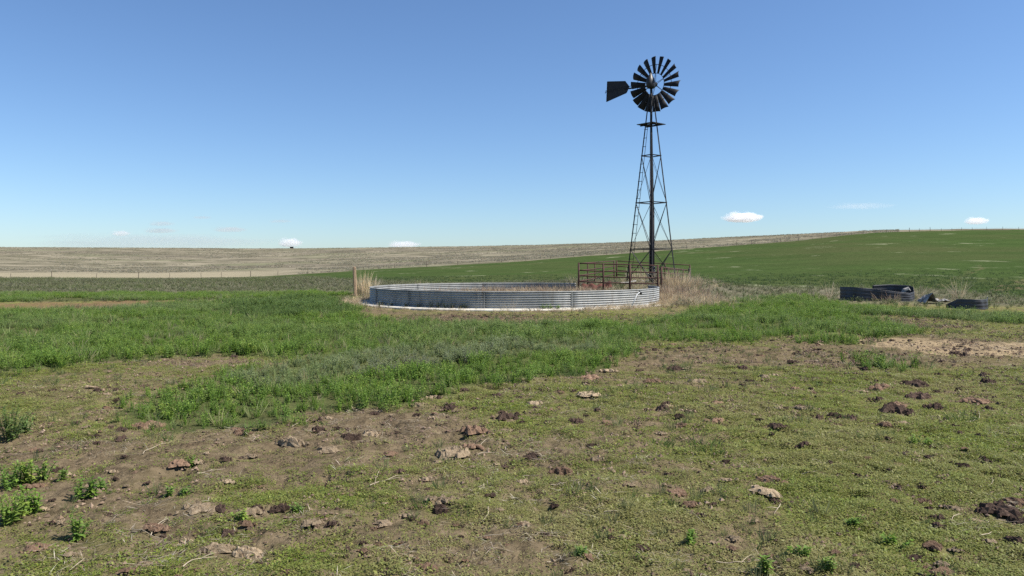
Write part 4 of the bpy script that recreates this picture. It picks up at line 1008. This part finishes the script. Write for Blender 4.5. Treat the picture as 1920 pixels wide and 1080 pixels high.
for i, (x, y, h, s, n) in enumerate([(362, 872, .07, .06, 6), (313, 930, .07, .06, 5), (345, 928, .06, .06, 5), (1295, 1018, .08, .05, 5), (1597, 985, .06, .05, 6), (1683, 1022, .06, .07, 8), (1717, 832, .08, .06, 6), (490, 805, .10, .07, 6),
                                     (1740, 835, .06, .05, 5), (1088, 1040, .05, .04, 4), (455, 975, .07, .06, 6), (560, 960, .05, .06, 5), (1500, 1040, .05, .05, 5), (1550, 1070, .07, .06, 6)]):
    single_weed(x, y, h, s, n, 40 + i, 'small low green weed sprouting singly on the trampled ground', ll=.035)
for i, (x, y, h, s, n) in enumerate([(1240, 836, .10, .10, 4), (1320, 836, .12, .13, 5), (1330, 850, .09, .12, 4), (1800, 790, .16, .12, 3), (1275, 690, .12, .1, 4), (1060, 705, .15, .2, 6), (930, 718, .14, .16, 5)]):
    single_weed(x, y, h, s, n, 60 + i, 'thin dark green grass tuft on the trampled ground', L_grass, True)

def footing_weed(px, h, seed, mat, label, grp):
    u = (px - HX) / F; a_ = u * u + 1; b_ = -2 * (u * TCX + TCY); c_ = TCX ** 2 + TCY ** 2 - (TR + .16) ** 2
    d = (-b_ - math.sqrt(b_ * b_ - 4 * a_ * c_)) / (2 * a_); me = weed_mesh(700 + seed, h=h, spread=.13, stems=9, leaves=12, ll=.06, lw=.022, mat=mat); me.name = 'footing_weed'
    o = bpy.data.objects.new('footing_weed', me); o.location = (u * d, d, .084); COL.objects.link(o); tag(o, label, 'weed', grp)
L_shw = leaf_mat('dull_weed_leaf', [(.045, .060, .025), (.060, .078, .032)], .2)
for i, (x, h) in enumerate([(716, .12), (735, .10), (762, .15), (784, .14), (808, .20), (822, .22), (836, .20), (846, .15), (862, .14), (874, .16)]):
    footing_weed(x, h, i, L_shw, 'dark weed rooted on the concrete footing against the shaded tank wall', 'dark weeds on the footing')
for i, (x, h) in enumerate([(1020, .12), (1032, .14), (1046, .12)]):
    footing_weed(x, h, 30 + i, L_weed, 'small green weed rooted on the concrete footing against the sunlit tank wall', 'green weeds on the footing')

# ------------------------------------------------------------------ dung pats and clods
def dung_mat(name, a, b, c):
    m, nt, out = new_mat(name); tc = N(nt, 'ShaderNodeTexCoord').outputs['Object']; rnd = N(nt, 'ShaderNodeObjectInfo').outputs['Random']
    n1 = tnoise(nt, tc, 22, 6, .7); n2 = tnoise(nt, tc, 6, 4, .6)
    col = mixc(nt, ramp(nt, n1, .35, .65), a, b); col = mixc(nt, ramp(nt, n2, .5, .7), col, c)
    hs = N(nt, 'ShaderNodeHueSaturation'); mr = N(nt, 'ShaderNodeMapRange'); mr.inputs[3].default_value = .72; mr.inputs[4].default_value = 1.25; nt.links.new(rnd, mr.inputs[0]); nt.links.new(mr.outputs[0], hs.inputs['Value']); nt.links.new(col, hs.inputs['Color'])
    p = N(nt, 'ShaderNodeBsdfPrincipled'); p.inputs['Roughness'].default_value = .95; p.inputs['Specular IOR Level'].default_value = .1
    nt.links.new(hs.outputs[0], p.inputs['Base Color']); nt.links.new(bump(nt, n1, .012, .8), p.inputs['Normal']); nt.links.new(p.outputs[0], out.inputs[0]); return m
M_P = dung_mat('pale_dung', (.36, .275, .175), (.24, .175, .11), (.45, .36, .245))
M_R = dung_mat('reddish_dung', (.225, .145, .092), (.14, .086, .056), (.31, .215, .145))
M_D = dung_mat('dark_dung', (.095, .062, .045), (.055, .036, .028), (.16, .11, .08))
def lump(mb, rs, cx, cy, rx, ry, hh, rz, na=14, nr=4, tilt=(0, 0), jag=.2):
    ph = rs.uniform(0, 6.28, 6); am = rs.uniform(.04, jag, 6); vs = [(0, 0, hh * rs.uniform(.6, 1))]
    for i in range(1, nr + 1):
        f = i / nr
        for k in range(na):
            a = 2 * math.pi * k / na
            e = 1 + sum(am[q] * math.sin((q + 1) * a + ph[q]) for q in range(6)) * f
            q = f * e * rs.uniform(.9, 1.1)
            z = hh * (.8 + .45 * math.sin(4.1 * q * math.cos(a + ph[0]) + ph[1]) * math.cos(3.7 * q * math.sin(a) + ph[2])) + rs.uniform(-.16, .16) * hh
            if i == nr - 1: z *= .72
            if i == nr: z = -.12 + .10 * rs.rand(); q *= 1.06
            vs.append((q * math.cos(a), q * math.sin(a), z))
    c, s_ = math.cos(rz), math.sin(rz); out = []
    for x, y, z in vs:
        x *= rx; y *= ry; z += tilt[0] * x + tilt[1] * y
        out.append((cx + x * c - y * s_, cy + x * s_ + y * c, z))
    fs = [(0, 1 + k, 1 + (k + 1) % na) for k in range(na)]
    for i in range(nr - 1):
        for k in range(na):
            p = 1 + i * na + k; q = 1 + i * na + (k + 1) % na; fs.append((p, p + na, q + na, q))
    mb.add(out, fs)
def pat_mesh(seed, mat, hh):
    """broken pat: a ragged main slab, a few tilted fragments and crumbs, about unit radius"""
    rs = np.random.RandomState(seed); mb = MB()
    lump(mb, rs, rs.uniform(-.15, .15), 0, rs.uniform(.55, .8), rs.uniform(.45, .7), hh, rs.uniform(0, 6.28), 20, 6, rs.uniform(-.1, .1, 2))
    for k in range(rs.randint(2, 5)):
        a = rs.uniform(0, 6.28); d = rs.uniform(.5, .85); z = rs.uniform(.2, .4)
        lump(mb, rs, d * math.cos(a), d * math.sin(a), z, z * rs.uniform(.5, .9), hh * rs.uniform(.45, 1.1), rs.uniform(0, 6.28), 12, 3, rs.uniform(-.35, .35, 2))
    for k in range(rs.randint(3, 7)):
        a = rs.uniform(0, 6.28); d = rs.uniform(.75, 1.25); z = rs.uniform(.06, .15)
        lump(mb, rs, d * math.cos(a), d * math.sin(a), z, z, hh * rs.uniform(.2, .5), 0, 7, 2)
    return mb.mesh('dung', mat)
pats = {'P': [pat_mesh(i, M_P, .34) for i in range(9)], 'R': [pat_mesh(20 + i, M_R, .34) for i in range(9)], 'D': [pat_mesh(40 + i, M_D, .46) for i in range(9)]}
LAB = {'P': ('cow_pat', 'flat crumbling pale tan cow pat on the trampled ground', 'cow pat', 'pale dried cow pats'), 'R': ('cow_pat', 'broken reddish brown cow pat on the trampled ground', 'cow pat', 'reddish cow pats'),
       'D': ('dung_clod', 'lumpy dark brown dung clod on the trampled ground', 'dung clod', 'dark dung clods')}
rs = random.Random(5)
for X, Y, rad, w, t in DUNG_AT:
    name, lab, cat, grp = LAB[t]
    o = bpy.data.objects.new(name, rs.choice(pats[t])); COL.objects.link(o)
    z = gz(X, Y); o.location = (X, Y, z + .012)
    asp = rs.uniform(.65, 1.0); o.scale = (rad, rad * asp, rad * (rs.uniform(.5, .85) if t != 'D' else rs.uniform(.6, .95)))
    o.rotation_euler = (rs.uniform(-.12, .12), rs.uniform(-.12, .12), rs.uniform(-.5, .5) + (math.pi if rs.random() < .5 else 0))
    big = w >= 30
    lab = ('large ' if big else 'small ') + lab; tag(o, lab, cat, ('large ' if big else 'small ') + grp)
# smaller bits of dung, too many to count
C_bit = coll('dungbit_set', [pats[k][i] for k in 'PRDDD' for i in range(3)])
X, Y = cand(11000, 3.4, 24, .95); f = fbm(X, Y, 1.5, 46); A, B, S, M2 = lush_mask(X, Y); k = (f > .02) & ~(A | B); X, Y = X[k], Y[k]
scatter('dung_crumbs', pts3(X, Y), np.where(rng.random(len(X)) < .3, 1.7, 1.0) * rng.uniform(.010, .030, len(X)) * (1 + .035 * Y), C_bit, None, .2, label='scattered small crumbled bits of dry dung', cat='dung')

# ------------------------------------------------------------------ bleached stalks lying about
M_stalk = plain_mat('bleached_stalk', (.42, .35, .25), .8, 0, col2=(.30, .24, .16), scale=20)
ST = [(693, 918, 767, 893), (712, 883, 702, 913), (915, 960, 898, 985), (890, 1012, 957, 1002), (1025, 1058, 1065, 1043), (980, 896, 1023, 896), (1033, 912, 1063, 907), (897, 853, 937, 853), (1133, 963, 1170, 962), (1343, 1057, 1423, 1055),
      (1463, 948, 1452, 967), (1500, 893, 1533, 888), (1280, 957, 1323, 990), (1802, 968, 1785, 983), (1837, 1008, 1860, 1000), (248, 995, 300, 1013), (283, 1007, 310, 980), (268, 853, 327, 828), (343, 1067, 407, 1048),
      (370, 890, 423, 882), (547, 802, 587, 783), (900, 838, 925, 825), (1813, 793, 1820, 772), (1860, 895, 1852, 915), (1265, 800, 1285, 790)]
for i, (x0, y0, x1, y1) in enumerate(ST):
    r2 = random.Random(900 + i); a = Vector((*at_px(x0, y0), 0)); b = Vector((*at_px(x1, y1), 0)); mb = MB(); pts = []; n = 7
    L = (b - a).length; nn = Vector((-(b - a).y, (b - a).x, 0)).normalized(); bow = r2.uniform(-.1, .1) * L
    for k in range(n + 1):
        t = k / n; q = a.lerp(b, t) + nn * (bow * 4 * t * (1 - t) + r2.uniform(-.01, .01) * L); q.z = gz(q.x, q.y) + .012 + .02 * L * math.sin(t * 3); pts.append(q - a)
    mb.tube(pts, [.0036 - .0024 * k / n for k in range(n + 1)], 5)
    if r2.random() < .6:
        k = r2.randint(2, 4); dirn = ((b - a).normalized() + nn * r2.choice((-.7, .7))).normalized()
        mb.tube([pts[k], pts[k] + dirn * L * .2 + Vector((0, 0, .015)), pts[k] + dirn * L * .38 + Vector((0, 0, .02))], [.0026, .002, .001], 4)
    o = mb.build('dry_stalk', M_stalk); o.location = a; tag(o, 'thin bleached dry stalk lying on the trampled ground', 'stalk', 'bleached stalks on the ground')

# ------------------------------------------------------------------ small clouds low over the skyline
def cloud_mat(dens, name, alb=.99):
    m, nt, out = new_mat(name); tc = N(nt, 'ShaderNodeTexCoord').outputs['Object']
    ln = N(nt, 'ShaderNodeVectorMath', operation='LENGTH'); nt.links.new(tc, ln.inputs[0])
    n1 = tnoise(nt, tc, 1.9, 5, .6)
    sub = N(nt, 'ShaderNodeMath', operation='SUBTRACT'); nt.links.new(n1, sub.inputs[0]); q = mul(nt, ln.outputs['Value'], .62); nt.links.new(q, sub.inputs[1])
    d = ramp(nt, sub.outputs[0], -.10, .22, 0, dens)
    v = N(nt, 'ShaderNodeVolumePrincipled'); v.inputs['Color'].default_value = (alb, alb, alb * 1.0, 1); v.inputs['Anisotropy'].default_value = .2
    nt.links.new(d, v.inputs['Density']); nt.links.new(v.outputs[0], out.inputs['Volume']); return m
CM = {}
def cloud(px, py, w, h, dens, label, seed, D=9000.0, alb=.99):
    if dens not in CM: CM[dens] = cloud_mat(dens, 'cloud_%d' % len(CM), alb)
    s = D / F; rs = np.random.RandomState(seed); mb = MB(); na, nb = 28, 14; vs = []; ph = rs.uniform(0, 6.28, 8)
    for i in range(nb + 1):
        el = -math.pi / 2 + math.pi * i / nb
        for k in range(na):
            a = 2 * math.pi * k / na; r = 1 + .10 * math.sin(3 * a + ph[0]) * math.cos(2 * el + ph[1]) + .08 * math.sin(5 * a + ph[2] + 3 * el)
            z = math.sin(el); z = z if z > 0 else z * .55
            vs.append((r * math.cos(el) * math.cos(a), r * math.cos(el) * math.sin(a), r * z))
    fs = [(i * na + k, i * na + (k + 1) % na, (i + 1) * na + (k + 1) % na, (i + 1) * na + k) for i in range(nb) for k in range(na)]
    mb.add(vs, fs); o = mb.build('cloud', CM[dens]); o.location = (sx(px, D), D, EYE + (HY - py) * s); o.scale = (w * s / 2 * 1.25, w * s / 2 * .8, h * s / 2 * 1.3)
    return tag(o, label, 'cloud', 'small clouds over the skyline')
cloud(1392, 409, 66, 22, .022, 'small white oval cloud beside the windmill tower over the green hill', 1)
cloud(1830, 415, 40, 16, .016, 'tiny white cloud above the crest of the green hill', 2)
cloud(543, 456, 42, 20, .014, 'small white domed cloud just above the far dark shed', 3)
cloud(756, 459, 56, 15, .010, 'low pale cloud strip over the pale pasture skyline', 4)
cloud(226, 438, 34, 12, .009, 'faint pale cloud puff over the dry pasture', 5)
cloud(1612, 387, 110, 13, .0007, 'very faint wispy cloud above the fenced green crest', 6)
cloud(302, 420, 46, 11, .0034, 'faint grey cloud streak above the hazy bank over the dry pasture', 7, 9500, .80)
cloud(300, 433, 60, 12, .0035, 'lower faint grey cloud streak on top of the hazy bank', 8, 9600, .80)
cloud(378, 408, 36, 6, .0036, 'topmost small faint grey cloud wisp over the dry pasture', 9, 9400, .80)
cloud(430, 431, 60, 12, .0037, 'faint grey cloud wisp between the hazy bank and the domed cloud', 10, 9700, .82)
cloud(525, 415, 42, 7, .0025, 'thin grey cloud streak over the small domed cloud', 11, 9800, .80)
cloud(280, 455, 420, 34, .00022, 'long low hazy bluish cloud bank resting on the dry pasture skyline', 12, 14000, .86)
